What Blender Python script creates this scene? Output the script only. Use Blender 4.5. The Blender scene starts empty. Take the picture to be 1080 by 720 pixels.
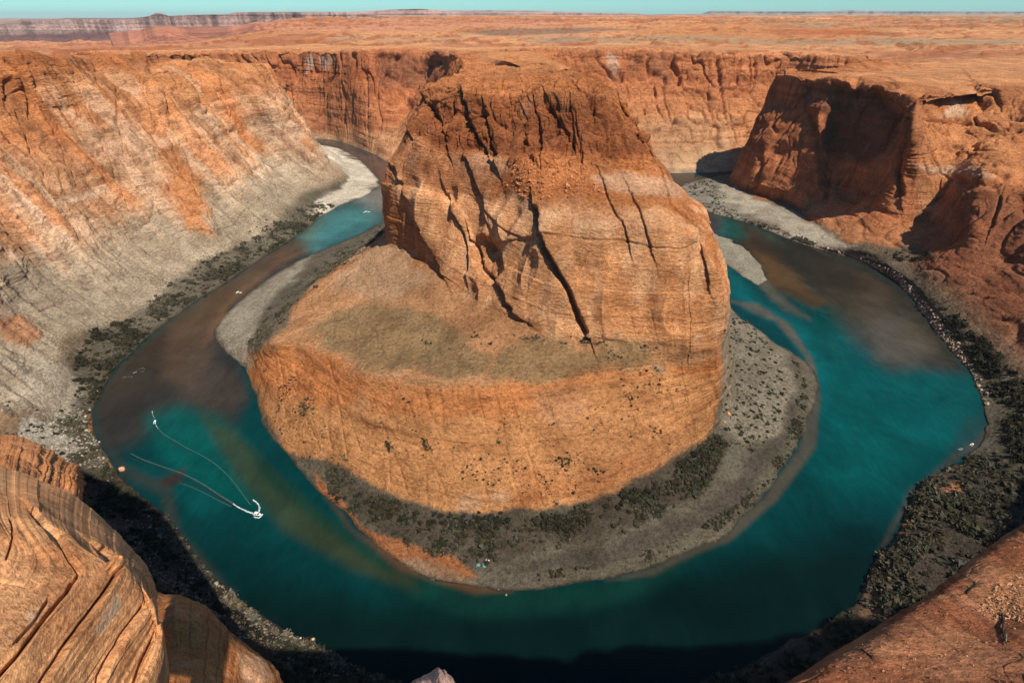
import bpy, math, random
import numpy as np, time
T0 = time.perf_counter()
R = math.radians
sc = bpy.context.scene
C = bpy.data.collections.new('scene'); sc.collection.children.link(C)

# ---------------------------------------------------------------- camera
CAM_Z = 300.0; PITCH = R(32.5); FPX = 540.0; W0, H0 = 1080.0, 720.0
cam = bpy.data.cameras.new('camera'); cam_o = bpy.data.objects.new('camera', cam); C.objects.link(cam_o)
cam_o.location = (0, 0, CAM_Z); cam_o.rotation_euler = (math.pi/2 - PITCH, 0, 0)
cam.sensor_width = 36; cam.lens = 18; cam.clip_start = 0.1; cam.clip_end = 200000
sc.camera = cam_o

# ---------------------------------------------------------------- sky, sun, exposure
SUN_EL = 54.5
SUN_DIR = np.array([0.67, -0.74, 0.0]); SUN_DIR /= np.linalg.norm(SUN_DIR)      # horizontal direction towards the sun
SUN_DIR = np.array([*(SUN_DIR[:2]*math.cos(R(SUN_EL))), math.sin(R(SUN_EL))])
w = bpy.data.worlds.new('World'); sc.world = w; w.use_nodes = True
nt = w.node_tree; bg = nt.nodes['Background']
sky = nt.nodes.new('ShaderNodeTexSky'); sky.sky_type = 'NISHITA'; sky.sun_disc = False
sky.sun_elevation = R(SUN_EL); sky.sun_rotation = math.atan2(SUN_DIR[0], SUN_DIR[1])
sky.air_density = 1.0; sky.dust_density = 0.6; sky.ozone_density = 2.0; sky.altitude = 1200
tint = nt.nodes.new('ShaderNodeMix'); tint.data_type = 'RGBA'; tint.blend_type = 'MULTIPLY'
tint.inputs[0].default_value = 1.0; tint.inputs[7].default_value = (0.42, 0.80, 0.92, 1)
nt.links.new(sky.outputs[0], tint.inputs[6]); nt.links.new(tint.outputs[2], bg.inputs[0])
bg.inputs[1].default_value = 0.10
sun = bpy.data.lights.new('sun', 'SUN'); sun.energy = 4.6; sun.angle = R(0.6); sun.color = (1.0, 0.90, 0.76)
sun_o = bpy.data.objects.new('sun', sun); C.objects.link(sun_o)
from mathutils import Vector
sun_o.rotation_euler = Vector(tuple(SUN_DIR)).to_track_quat('Z', 'Y').to_euler()
vs = sc.view_settings; vs.view_transform = 'Standard'; vs.look = 'None'; vs.exposure = 0.42; vs.gamma = 1.0; vs.use_curve_mapping = False
sc.cycles.max_bounces = 4; sc.cycles.diffuse_bounces = 2; sc.cycles.glossy_bounces = 2; sc.cycles.volume_bounces = 0
sc.cycles.transparent_max_bounces = 6
sc.cycles.use_denoising = True; sc.cycles.sample_clamp_indirect = 4.0
rng = np.random.default_rng(7); random.seed(7)

# ---------------------------------------------------------------- geometry helpers
cp, sp_ = math.cos(PITCH), math.sin(PITCH)
def P(px, py, z):
    """the place in the world, z metres above the river, seen at this spot of the photograph"""
    x = (px-540)/FPX; y = (360-py)/FPX
    d = np.array([x, cp+y*sp_, -sp_+y*cp]); t = (z-CAM_Z)/d[2]
    return [d[0]*t, d[1]*t, z]
def proj(X, Y, Z):
    f = Y*cp-(Z-CAM_Z)*sp_; f = np.where(f < 0.2, 0.2, f)
    return 540+FPX*X/f, 360-FPX*(Y*sp_+(Z-CAM_Z)*cp)/f, f

from concurrent.futures import ThreadPoolExecutor
_pool = ThreadPoolExecutor(4)
_tab = rng.random(4096).astype(np.float32)*2-1
_ONE = np.int32(1)
def _vn(x, y, z):
    fx, fy, fz = np.floor(x), np.floor(y), np.floor(z)
    ix, iy, iz = fx.astype(np.int32)*np.int32(73856093), fy.astype(np.int32)*np.int32(19349663), fz.astype(np.int32)*np.int32(83492791)
    u, v, q = x-fx, y-fy, z-fz
    u = u*u*(3-2*u); v = v*v*(3-2*v); q = q*q*(3-2*q)
    jx, jy, jz = ix+np.int32(73856093), iy+np.int32(19349663), iz+np.int32(83492791)
    M = np.int32(4095); T = lambda a, b, c: np.take(_tab, (a ^ b ^ c) & M)
    def row(yy, zz):
        a = T(ix, yy, zz); return a+(T(jx, yy, zz)-a)*u
    a = row(iy, iz); a += (row(jy, iz)-a)*v
    b = row(iy, jz); b += (row(jy, jz)-b)*v
    return a+(b-a)*q
def _chunks(fn, arrs):
    shp = np.broadcast(*arrs).shape
    fl = [np.ascontiguousarray(np.broadcast_to(np.asarray(a, np.float32), shp)).ravel() for a in arrs]
    n = fl[0].size; out = np.empty(n, np.float32); st = 60000
    def job(i): out[i:i+st] = fn(*[f[i:i+st] for f in fl])
    list(_pool.map(job, range(0, n, st)))
    return out.reshape(shp)
def vnoise(x, y, z):
    """smooth value noise, -1..1"""
    with np.errstate(over='ignore'): return _chunks(_vn, (x, y, z))
def fbm(x, y, z, oct=4, gain=0.5, lac=2.03):
    def f(x, y, z):
        a, s, t = 1.0, 0.0, 0.0
        with np.errstate(over='ignore'):
            for i in range(oct):
                s = s+np.float32(a)*_vn(x+np.float32(i*17.3), y-np.float32(i*9.1), z+np.float32(i*5.7)); t += a
                a *= gain; x = x*np.float32(lac); y = y*np.float32(lac); z = z*np.float32(lac)
        return s/np.float32(t)
    return _chunks(f, (x, y, z))
def sstep(a, b, x):
    t = np.clip((x-a)/(b-a), 0, 1); return t*t*(3-2*t)
def layers(z, h, sharp=0.15, seed=0):
    """1-D stack of beds: every bed of thickness about h stands out or back by its own amount"""
    k = z/h; i = np.floor(k).astype(np.int64); f = k-i
    a = _tab[(i*7919+seed*131) & 4095]; b = _tab[((i+1)*7919+seed*131) & 4095]
    return a+(b-a)*sstep(1-sharp, 1, f)
def cr(pts, t):
    """Catmull-Rom through pts (n, k) at parameters t"""
    n = len(pts); i = np.clip(np.floor(t).astype(int), 0, n-2); f = (t-i)[:, None]
    p0 = pts[np.clip(i-1, 0, n-1)]; p1 = pts[i]; p2 = pts[i+1]; p3 = pts[np.clip(i+2, 0, n-1)]
    m1 = (p2-p0)*0.42; m2 = (p3-p1)*0.42
    return (2*f**3-3*f**2+1)*p1+(f**3-2*f**2+f)*m1+(-2*f**3+3*f**2)*p2+(f**3-f**2)*m2
def seg_px(a, b):
    m = (a+b)/2; px, py, f = proj(m[..., 0], m[..., 1], m[..., 2])
    d = np.linalg.norm(b-a, axis=-1)/np.maximum(f, 25)*FPX
    off = (px < -120) | (px > 1200) | (py > 830) | (py < -60)
    return np.where(off, d*0.12, d)
def loft(ctrl, dens_u=1.4, dens_v=1.5, smooth=2, extra=None, cap=900):
    """ctrl (cols, rows, k): k = x, y, z and further channels, interpolated to a fine grid (nv, nu, k)"""
    ctrl = np.array(ctrl, float); nc, nr, k = ctrl.shape
    tu = [0.0]
    for c in range(nc-1):
        n = int(np.clip(np.percentile(seg_px(ctrl[c, :-1, :3], ctrl[c+1, :-1, :3]), 80)*dens_u, 8, cap))
        tu += list(c+(np.arange(n)+1)/n)
    tv = [0.0]
    for r in range(nr-1):
        n = int(np.clip(np.percentile(seg_px(ctrl[:, r, :3], ctrl[:, r+1, :3]), 72)*dens_v, 5, cap))
        tv += list(r+(np.arange(n)+1)/n)
    tu = np.array(tu); tv = np.array(tv)
    g = np.stack([cr(ctrl[:, r], tu) for r in range(nr)])            # nr, nu, k
    i = np.clip(np.floor(tv).astype(int), 0, nr-2); f = (tv-i)[:, None, None]
    g = g[i]*(1-f)+g[i+1]*f
    for _ in range(smooth):
        g[1:-1] = g[1:-1]*0.5+(g[:-2]+g[2:])*0.25
    g = g.astype(np.float32); print('loft', g.shape, round(time.perf_counter()-T0, 1), flush=True); return g
def normals(g):
    du = np.gradient(g, axis=1); dv = np.gradient(g, axis=0)
    n = np.cross(du, dv); n /= np.linalg.norm(n, axis=-1, keepdims=True)+1e-9
    return n
def box_blur(a, k):
    for ax in (0, 1):
        pad = [(0, 0)]*a.ndim; pad[ax] = (k, k)
        b = np.pad(a, pad, mode='edge'); cs = np.cumsum(b, axis=ax, dtype=np.float64)
        n = a.shape[ax]
        if ax == 0: lo = np.concatenate([np.zeros_like(cs[:1]), cs[:-1]])[:n]; hi = cs[2*k:2*k+n]
        else: lo = np.concatenate([np.zeros_like(cs[:, :1]), cs[:, :-1]], axis=1)[:, :n]; hi = cs[:, 2*k:2*k+n]
        a = ((hi-lo)/(2*k+1)).astype(np.float32)
    return a
def poly_mask(px, py, poly, soft=3.0, wob=0.0, pos=None, wscale=25.0):
    """1 inside a traced outline, fading over soft; the outline wobbles with the rock's own noise"""
    if wob and pos is not None:
        px = px+wob*fbm(pos[..., 0]/wscale, pos[..., 1]/wscale, pos[..., 2]/wscale, 4)*1.6
        py = py+wob*fbm(pos[..., 0]/wscale+40, pos[..., 1]/wscale, pos[..., 2]/wscale, 4)*1.6
    poly = np.array(poly, float); x0, y0 = poly.min(0)-soft*2; x1, y1 = poly.max(0)+soft*2
    out = np.zeros(px.shape, np.float32)
    sel = (px > x0) & (px < x1) & (py > y0) & (py < y1)
    if not sel.any(): return out
    X = px[sel]; Y = py[sel]; ins = np.zeros(X.shape, bool); dm = np.full(X.shape, 1e9)
    n = len(poly)
    for a in range(n):
        xa, ya = poly[a]; xb, yb = poly[(a+1) % n]
        cross = ((ya > Y) != (yb > Y)) & (X < (xb-xa)*(Y-ya)/((yb-ya) if yb != ya else 1e-9)+xa)
        ins ^= cross
        L2 = (xb-xa)**2+(yb-ya)**2+1e-9; t = np.clip(((X-xa)*(xb-xa)+(Y-ya)*(yb-ya))/L2, 0, 1)
        dm = np.minimum(dm, (X-xa-t*(xb-xa))**2+(Y-ya-t*(yb-ya))**2)
    sd = np.sqrt(dm)*np.where(ins, 1, -1)
    out[sel] = sstep(-soft, soft, sd); return out
def line_dist(px, py, line, reach=40):
    """distance in pixels to a traced line, and the side (-1 left, 1 right of it)"""
    line = np.array(line, float); dm = np.full(px.shape, 1e9, np.float32); side = np.zeros(px.shape, np.float32)
    x0, y0 = line.min(0)-reach; x1, y1 = line.max(0)+reach
    sel = (px > x0) & (px < x1) & (py > y0) & (py < y1)
    if not sel.any(): return dm, side
    X = px[sel]; Y = py[sel]; d = np.full(X.shape, 1e9); s = np.zeros(X.shape)
    for (xa, ya), (xb, yb) in zip(line[:-1], line[1:]):
        L2 = (xb-xa)**2+(yb-ya)**2+1e-9; t = np.clip(((X-xa)*(xb-xa)+(Y-ya)*(yb-ya))/L2, 0, 1)
        dd = (X-xa-t*(xb-xa))**2+(Y-ya-t*(yb-ya))**2
        sd = np.sign((X-xa)*(yb-ya)-(Y-ya)*(xb-xa)); m = dd < d; d = np.where(m, dd, d); s = np.where(m, sd, s)
    dm[sel] = np.sqrt(d); side[sel] = s
    return dm, side
def mesh_from(name, verts, faces, mat, smooth=False, cols=None, attr=None, parent=None):
    """verts (n,3), faces (m,3|4) -> one linked mesh object"""
    me = bpy.data.meshes.new(name); verts = np.ascontiguousarray(verts, np.float32)
    faces = np.ascontiguousarray(faces, np.int32); m, k = faces.shape
    me.vertices.add(len(verts)); me.vertices.foreach_set('co', verts.ravel())
    me.loops.add(m*k); me.loops.foreach_set('vertex_index', faces.ravel())
    me.polygons.add(m); me.polygons.foreach_set('loop_start', np.arange(0, m*k, k, dtype=np.int32))
    me.polygons.foreach_set('use_smooth', np.full(m, smooth, bool))
    if cols is not None:
        a = me.color_attributes.new('Col', 'FLOAT_COLOR', 'POINT')
        c = np.ones((len(verts), 4), np.float32); c[:, :3] = np.asarray(cols).reshape(-1, 3); a.data.foreach_set('color', c.ravel())
    for nme, v in (attr or {}).items():
        a = me.attributes.new(nme, 'FLOAT', 'POINT'); a.data.foreach_set('value', np.ascontiguousarray(v, np.float32).ravel())
    me.update(calc_edges=True); me.materials.append(mat)
    o = bpy.data.objects.new(name, me); C.objects.link(o); o.parent = parent
    return o
def grid_faces(nv, nu):
    i = np.arange(nv*nu).reshape(nv, nu)
    return np.stack([i[:-1, :-1], i[:-1, 1:], i[1:, 1:], i[1:, :-1]], -1).reshape(-1, 4)
def grid_obj(name, g, mat, cols=None, attr=None, smooth=True, parent=None):
    nv, nu = g.shape[:2]
    return mesh_from(name, g[..., :3].reshape(-1, 3), grid_faces(nv, nu), mat, smooth, cols, attr, parent)
def tag(o, label=None, cat=None, group=None, kind=None):
    for k, v in (('label', label), ('category', cat), ('group', group), ('kind', kind)):
        if v: o[k] = v
    return o

# ---------------------------------------------------------------- materials
def new_mat(name):
    m = bpy.data.materials.new(name); m.use_nodes = True
    t = m.node_tree; b = t.nodes['Principled BSDF']; return m, t, b
def N(t, kind, **kw):
    n = t.nodes.new(kind)
    for k, v in kw.items(): setattr(n, k, v)
    return n
def mixc(t, mode, fac, a, b):
    n = N(t, 'ShaderNodeMix', data_type='RGBA', blend_type=mode); n.clamp_factor = True
    for s, v in ((0, fac), (6, a), (7, b)):
        if isinstance(v, (int, float)): n.inputs[s].default_value = v
        elif isinstance(v, tuple): n.inputs[s].default_value = (*v, 1)
        else: t.links.new(v, n.inputs[s])
    return n.outputs[2]
def ramp(t, src, stops):
    n = N(t, 'ShaderNodeValToRGB'); e = n.color_ramp.elements
    while len(e) < len(stops): e.new(0.5)
    for el, (p, c) in zip(e, stops):
        el.position = p; el.color = (c, c, c, 1) if isinstance(c, (int, float)) else (*c, 1)
    t.links.new(src, n.inputs[0]); return n.outputs[0]
def tex(t, co, scale, noise_scale, detail=6, rough=0.6, dist=0.0):
    mp = N(t, 'ShaderNodeMapping'); mp.inputs['Scale'].default_value = scale; t.links.new(co, mp.inputs[0])
    n = N(t, 'ShaderNodeTexNoise'); n.inputs['Scale'].default_value = noise_scale; n.inputs['Detail'].default_value = detail
    n.inputs['Roughness'].default_value = rough; n.inputs['Distortion'].default_value = dist
    t.links.new(mp.outputs[0], n.inputs['Vector']); return n.outputs[0]
def math_(t, op, a, b=None):
    n = N(t, 'ShaderNodeMath', operation=op); n.use_clamp = False
    for s, v in ((0, a), (1, b)):
        if v is None: continue
        if isinstance(v, (int, float)): n.inputs[s].default_value = v
        else: t.links.new(v, n.inputs[s])
    return n.outputs[0]
def rock_material(name, unit=1.0, streak=0.55, band=0.35, bump=1.0):
    """sandstone: the vertex colour is the rock's own, with beds, stains, speckle and scrub from noise; unit = metres per feature"""
    m, t, b = new_mat(name); k = 1.0/unit
    co = N(t, 'ShaderNodeTexCoord').outputs['Object']
    col = N(t, 'ShaderNodeVertexColor', layer_name='Col').outputs[0]
    steep = N(t, 'ShaderNodeAttribute', attribute_name='steep').outputs['Fac']
    scrub = N(t, 'ShaderNodeAttribute', attribute_name='scrub').outputs['Fac']
    mott = tex(t, co, (k, k, k*1.6), 0.035, 8, 0.65, 0.4)
    col = mixc(t, 'MULTIPLY', 1.0, col, ramp(t, mott, [(0.30, (0.66, 0.62, 0.60)), (0.5, (1.0, 1.0, 1.0)), (0.72, (1.28, 1.30, 1.34))]))
    fine = tex(t, co, (k, k, k*2.2), 0.32, 7, 0.72)
    col = mixc(t, 'MULTIPLY', 1.0, col, ramp(t, fine, [(0.33, (0.50, 0.47, 0.45)), (0.5, (1.0, 1.0, 1.0)), (0.68, (1.38, 1.38, 1.38))]))
    grit = tex(t, co, (k, k, k*1.5), 1.1, 5, 0.75)
    col = mixc(t, 'MULTIPLY', 1.0, col, ramp(t, grit, [(0.34, (0.62, 0.60, 0.58)), (0.5, (1.0, 1.0, 1.0)), (0.68, (1.30, 1.30, 1.30))]))
    beds = tex(t, co, (k*0.04, k*0.04, k), 0.22, 7, 0.75, 0.25)
    bandc = ramp(t, beds, [(0.28, (0.58, 0.50, 0.46)), (0.42, (0.92, 0.88, 0.86)), (0.5, (1.12, 1.12, 1.12)), (0.62, (0.88, 0.86, 0.84)), (0.74, (1.3, 1.34, 1.4))])
    bf = math_(t, 'MULTIPLY', math_(t, 'ADD', math_(t, 'MULTIPLY', steep, 0.75), 0.25), band*1.8)
    col = mixc(t, 'MULTIPLY', bf, col, bandc)
    stre = tex(t, co, (k, k, k*0.09), 0.11, 6, 0.68, 0.5)
    sf = math_(t, 'MULTIPLY', math_(t, 'MULTIPLY', ramp(t, stre, [(0.50, 0.0), (0.64, 1.0)]), steep), streak)
    col = mixc(t, 'MIX', sf, col, mixc(t, 'MULTIPLY', 1.0, col, (0.36, 0.27, 0.25)))
    pale = tex(t, co, (k, k, k*0.12), 0.07, 6, 0.7, 0.8)
    pf = math_(t, 'MULTIPLY', math_(t, 'MULTIPLY', ramp(t, pale, [(0.58, 0.0), (0.70, 1.0)]), steep), 0.35)
    col = mixc(t, 'MIX', pf, col, (0.55, 0.38, 0.26))
    # scrub: small dark dots of brush growing on the flats
    v = N(t, 'ShaderNodeTexVoronoi'); v.inputs['Scale'].default_value = 0.30*k; t.links.new(co, v.inputs['Vector'])
    v.inputs['Randomness'].default_value = 1.0
    dots = ramp(t, v.outputs['Distance'], [(0.24, 1.0), (0.40, 0.0)])
    patch = ramp(t, tex(t, co, (k, k, k), 0.03, 4, 0.6), [(0.38, 0.15), (0.62, 1.0)])
    dm = math_(t, 'MULTIPLY', math_(t, 'MULTIPLY', dots, patch), scrub)
    col = mixc(t, 'MIX', dm, col, (0.055, 0.052, 0.032))
    t.links.new(col, b.inputs['Base Color'])
    b.inputs['Roughness'].default_value = 0.93; b.inputs['Specular IOR Level'].default_value = 0.15
    h = math_(t, 'ADD', math_(t, 'MULTIPLY', fine, 1.0), math_(t, 'MULTIPLY', tex(t, co, (k*0.15, k*0.15, k), 0.5, 5, 0.7), 0.8))
    h = math_(t, 'ADD', h, math_(t, 'MULTIPLY', mott, 1.5)); h = math_(t, 'ADD', h, math_(t, 'MULTIPLY', grit, 0.4))
    bp = N(t, 'ShaderNodeBump'); bp.inputs['Strength'].default_value = 1.0*bump; bp.inputs['Distance'].default_value = 3.0*unit
    t.links.new(h, bp.inputs['Height']); t.links.new(bp.outputs[0], b.inputs['Normal'])
    return m
M_ROCK = rock_material('canyon_sandstone')
M_FORE = rock_material('ledge_sandstone', unit=0.022, streak=0.25, band=0.12, bump=0.8)
def plain(name, col, rough=0.6, spec=0.4, var=0.0, scale=2.0):
    m, t, b = new_mat(name)
    if var:
        co = N(t, 'ShaderNodeTexCoord').outputs['Object']
        n = tex(t, co, (1, 1, 1), scale, 5, 0.6)
        c = mixc(t, 'MULTIPLY', 1.0, col, ramp(t, n, [(0.3, 1-var), (0.7, 1+var)])); t.links.new(c, b.inputs['Base Color'])
    else: b.inputs['Base Color'].default_value = (*col, 1)
    b.inputs['Roughness'].default_value = rough; b.inputs['Specular IOR Level'].default_value = spec
    return m
def leaf_material():
    m, t, b = new_mat('brush_leaves')
    col = N(t, 'ShaderNodeVertexColor', layer_name='Col').outputs[0]
    co = N(t, 'ShaderNodeTexCoord').outputs['Object']
    n = tex(t, co, (1, 1, 1), 1.6, 4, 0.7)
    col = mixc(t, 'MULTIPLY', 1.0, col, ramp(t, n, [(0.3, 0.55), (0.7, 1.5)]))
    t.links.new(col, b.inputs['Base Color']); b.inputs['Roughness'].default_value = 0.9; b.inputs['Specular IOR Level'].default_value = 0.1
    return m
M_LEAF = leaf_material()
def water_material():
    m, t, b = new_mat('river_water')
    co = N(t, 'ShaderNodeTexCoord').outputs['Object']
    col = N(t, 'ShaderNodeVertexColor', layer_name='Col').outputs[0]
    n = tex(t, co, (1, 1, 1), 0.02, 6, 0.6, 0.8)
    col = mixc(t, 'MULTIPLY', 1.0, col, ramp(t, n, [(0.3, 0.72), (0.7, 1.28)])); n2 = tex(t, co, (1, .35, 1), 0.12, 6, 0.7, 1.2); col = mixc(t, 'MULTIPLY', 1.0, col, ramp(t, n2, [(0.35, 0.86), (0.65, 1.14)]))
    t.links.new(col, b.inputs['Base Color'])
    b.inputs['Roughness'].default_value = 0.12; b.inputs['IOR'].default_value = 1.33; b.inputs['Specular IOR Level'].default_value = 0.22
    h = math_(t, 'ADD', tex(t, co, (1, 1, 1), 0.35, 5, 0.65, 0.5), math_(t, 'MULTIPLY', tex(t, co, (1, 1, 1), 0.045, 3, 0.6), 2.0))
    bp = N(t, 'ShaderNodeBump'); bp.inputs['Strength'].default_value = 0.35; bp.inputs['Distance'].default_value = 0.35
    t.links.new(h, bp.inputs['Height']); t.links.new(bp.outputs[0], b.inputs['Normal'])
    return m
M_WATER = water_material()

# rock and soil colours
ORANGE = (.50, .205, .075); RED = (.40, .130, .050); DARKRED = (.27, .085, .040); PALE = (.56, .37, .24)
TAN = (.42, .27, .16); GREY = (.27, .21, .14); BEACH = (.125, .108, .08); SCRUB = (.095, .082, .055); WHITE = (.60, .53, .42)
SAND = (.50, .235, .10); OLIVE = (.24, .165, .085)

# ---------------------------------------------------------------- rock surface
def rock_relief(g, n, c, joint=1.0, big=1.0, ledge=1.0, fine=1.0):
    """displacement along the normal in metres; c 0..1 = how much of a cliff the place is"""
    x, y, z = g[..., 0], g[..., 1], g[..., 2]
    w1 = fbm(x/60, y/60, z/60, 3)
    d = big*c*9.0*fbm(x/95, y/95, z/170, 3)
    wx = x+9*w1; wy = y+9*fbm(x/55+30, y/55, z/90, 2)
    j1 = np.abs(vnoise(wx/34, wy/34, z/260+3)); d -= joint*c*5.5*np.exp(-(j1/0.085)**2)
    j2 = np.abs(vnoise(wx/13+9, wy/13, z/95+7)); d -= joint*c*2.0*np.exp(-(j2/0.11)**2)
    blk = vnoise(wx/26+50, wy/26, z/75+2); d += joint*c*2.6*(np.round(blk*3)/3)
    blk = vnoise(wx/9+70, wy/9, z/22+2); d += joint*c*0.9*(np.round(blk*3)/3)
    zs = z+7*w1+0.03*x
    lw = ledge*(0.2+0.8*c)*(0.55+0.45*vnoise(x/70, y/70, 4.0))
    d += lw*(2.0*layers(zs, 17, .12, 1)+1.2*layers(zs+3*w1, 6.5, .2, 2)+0.55*layers(zs, 2.3, .3, 3))
    d += fine*(0.35+0.65*c)*(1.5*fbm(x/15, y/15, z/11, 4)+0.5*fbm(x/3.1, y/3.1, z/2.2, 3))
    return d
def finish(g, d, n):
    out = g[..., :3]+n*d[..., None]
    nn = normals(out); up = np.abs(nn[..., 2])
    steep = 1-sstep(0.62, 0.88, up)
    return out.astype(np.float32), nn, steep.astype(np.float32)
BODIES = {}
def warm(c):
    """iron-stained rock is a little redder than the bleached beds and soils"""
    k = sstep(.45, .75, (c[..., 0]-c[..., 2])/np.maximum(c[..., 0], 1e-3))[..., None]
    return (c*(1+k*np.array([.06, .01, -.06], np.float32))).astype(np.float32)
def shore_wobble(g):
    x, y, z = g[..., 0].copy(), g[..., 1].copy(), g[..., 2]; k = (1-sstep(6, 25, z))*(0.6+0.4*vnoise(x/120, y/120, 0*x))
    g[..., 0] += k*(7*fbm(x/38, y/38, 0*x, 4)+2.2*fbm(x/8, y/8, 0*x, 3)); g[..., 1] += k*(7*fbm(x/38+50, y/38, 0*x, 4)+2.2*fbm(x/8+50, y/8, 0*x, 3))
def lerp3(c, target, m):
    return c+(np.array(target, np.float32)-c)*m[..., None]
def blend_patches(cols, scr, px, py, pos, patches):
    w1 = 1.6*fbm(pos[..., 0]/25, pos[..., 1]/25, pos[..., 2]/25, 5); w2 = 1.6*fbm(pos[..., 0]/25+40, pos[..., 1]/25, pos[..., 2]/25, 5)
    for poly, colr, a, s, soft in patches:
        m = poly_mask(px+w1*soft*1.3, py+w2*soft*1.3, poly, soft)
        sel = m > 0
        if not sel.any(): continue
        mm = m[sel]; cols[sel] += (np.array(colr, np.float32)-cols[sel])*(mm*a)[:, None]
        if s is not None: scr[sel] += (s-scr[sel])*mm
    return cols, scr

def with_rows(cols, rowinfo, over=None):
    """cols: per column the list of row points; rowinfo: per row (cliff, colour, scrub)"""
    out = []
    for ci, col in enumerate(cols):
        rr = []
        for ri, p in enumerate(col):
            cl, colr, s = (over or {}).get((ci, ri), rowinfo[ri])
            rr.append([*p, cl, *colr, s])
        out.append(rr)
    return out
def pc(*pts):
    """column from (px, py, z) picture points or ('w', x, y, z) world points"""
    return [list(p[1:]) if p[0] == 'w' else P(*p) for p in pts]
def W(x, y, z): return ('w', x, y, z)

# ================================================================ THE BUTTE inside the bend
B = [
 pc(W(-235,1460,-2),W(-225,1460,1),W(-205,1460,14),W(-190,1460,50),W(-175,1460,79),W(-150,1460,150),W(-128,1460,190),W(-108,1460,221),W(40,1460,224)),
 pc(W(-235,1210,-2),W(-225,1210,1),W(-205,1205,14),W(-190,1205,50),W(-175,1200,79),W(-150,1200,155),W(-125,1200,196),W(-105,1200,228),W(40,1200,236)),
 pc(W(-235,905,-2),W(-222,900,1),W(-200,890,14),W(-180,880,50),W(-150,870,75),W(-115,860,160),W(-90,850,196),W(-70,845,235),W(55,900,243)),
 pc((393,238,-2),(396,240,1),(400,245,10),(402,249,50),(410,244,79),(413,175,155),(428,140,185),(452,93,230),W(50,820,245)),
 pc((294,283,-2),(300,284,1),(335,290,12),(352,284,45),(428,262,80),(432,198,150),(445,155,188),(475,90,238),W(40,780,246)),
 pc((224,346,-2),(229,346,1),(268,350,12),(300,335,42),(470,294,80),(475,208,148),(485,163,186),(500,92,240),W(30,770,246)),
 pc((256,392,-2),(260,392,1),(264,388,8),(285,362,48),(505,318,79),(520,218,150),(525,166,190),(530,90,242),W(30,770,246)),
 pc((279,456,-2),(284,455,1),(290,450,7),(325,366,52),(540,335,78),(560,232,152),(560,168,195),(565,90,243),W(30,770,246)),
 pc((325,510,-2),(330,505,1),(345,490,9),(375,388,60),(575,352,78),(600,240,155),(600,166,196),(600,88,246),W(30,770,247)),
 pc((425,602,-2),(430,597,1),(425,521,14),(450,402,66),(620,358,79),(650,240,158),(640,167,196),(626,86,247),W(28,770,247)),
 pc((530,626,-2),(530,620,1),(530,541,15),(540,405,67),(665,362,79),(700,243,160),(670,166,194),(638,86,245),W(26,770,246)),
 pc((663,610,-2),(660,604,1),(620,532,16),(640,392,66),(710,366,78),(735,256,150),(690,168,191),(645,92,240),W(22,775,245)),
 pc((775,556,-2),(770,552,1),(700,500,16),(700,385,66),(745,368,77),(752,280,138),(697,176,186),(649,98,236),W(18,780,245)),
 pc((850,460,-2),(845,458,1),(752,455,16),(757,398,52),(762,366,72),(764,312,108),(702,184,180),(653,106,228),W(12,790,245)),
 pc((858,385,-2),(853,388,1),W(205,375,14),W(198,395,50),W(192,410,75),W(182,430,115),W(145,500,178),W(108,560,226),W(2,800,245)),
 pc(W(270,560,-2),W(263,562,1),W(222,560,14),W(208,555,50),W(190,555,78),W(172,560,140),W(135,565,185),W(102,590,228),W(-15,840,245)),
 pc(W(270,1000,-2),W(262,1000,1),W(230,1000,14),W(200,1000,50),W(165,1000,79),W(140,1000,150),W(118,1000,190),W(95,1000,228),W(-40,1000,239)),
 pc(W(240,1250,-2),W(230,1250,1),W(200,1250,14),W(180,1250,50),W(160,1250,79),W(135,1250,150),W(113,1250,190),W(90,1250,229),W(-50,1250,235)),
 pc(W(240,1460,-2),W(230,1460,1),W(200,1460,14),W(180,1460,50),W(160,1460,79),W(135,1460,150),W(113,1460,190),W(90,1460,221),W(-50,1460,223)),
]
SHORE = (.11,.095,.072)
for col in B:                                             # the top runs on under the other half, so that the two halves close
    a, b = np.array(col[-2]), np.array(col[-1]); v = (b-a)[:2]; v = v/np.linalg.norm(v)*38
    col.append([b[0]+v[0], b[1]+v[1], b[2]-13])
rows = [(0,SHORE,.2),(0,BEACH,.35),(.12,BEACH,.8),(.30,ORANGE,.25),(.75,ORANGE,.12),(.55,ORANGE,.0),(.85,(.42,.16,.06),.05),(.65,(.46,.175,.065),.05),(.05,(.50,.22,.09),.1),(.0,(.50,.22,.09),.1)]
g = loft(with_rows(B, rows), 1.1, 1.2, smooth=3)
shore_wobble(g)
sub = g[..., :3]
n = normals(box_blur(sub, 6)); n *= np.where((n[..., 2:3].mean() < 0), -1, 1)
c = g[..., 3].copy(); x, y, z = sub[..., 0], sub[..., 1], sub[..., 2]
px, py, _ = proj(x, y, z)
shorew = sstep(0.5, 16, z)
# the smooth lower wall: fewer joints, rounded lobes; the upper cliff: blocky with alcoves
lowwall = sstep(72, 85, z)*(1-sstep(150, 170, z)); upper = sstep(180, 196, z)
skirt = sstep(10, 20, z)*(1-sstep(60, 72, z))
d = rock_relief(sub, n, c, joint=1.0, big=0.6, ledge=1.0)*(0.12+0.24*skirt+0.85*upper+0.20*lowwall)
d += lowwall*(9.0*fbm(x/40, y/40, z/70, 2)+3.5*(1-np.abs(vnoise(x/21, y/21, z/80+9))*2))+5.0*np.exp(-((z-140)/16)**2)*c
d += upper*c*4.5*(np.round(2.5*vnoise(x/28+5, y/28, z/55))/2.5)
d += upper*c*3.0*vnoise(x/12+5, y/12, z/30)
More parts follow.
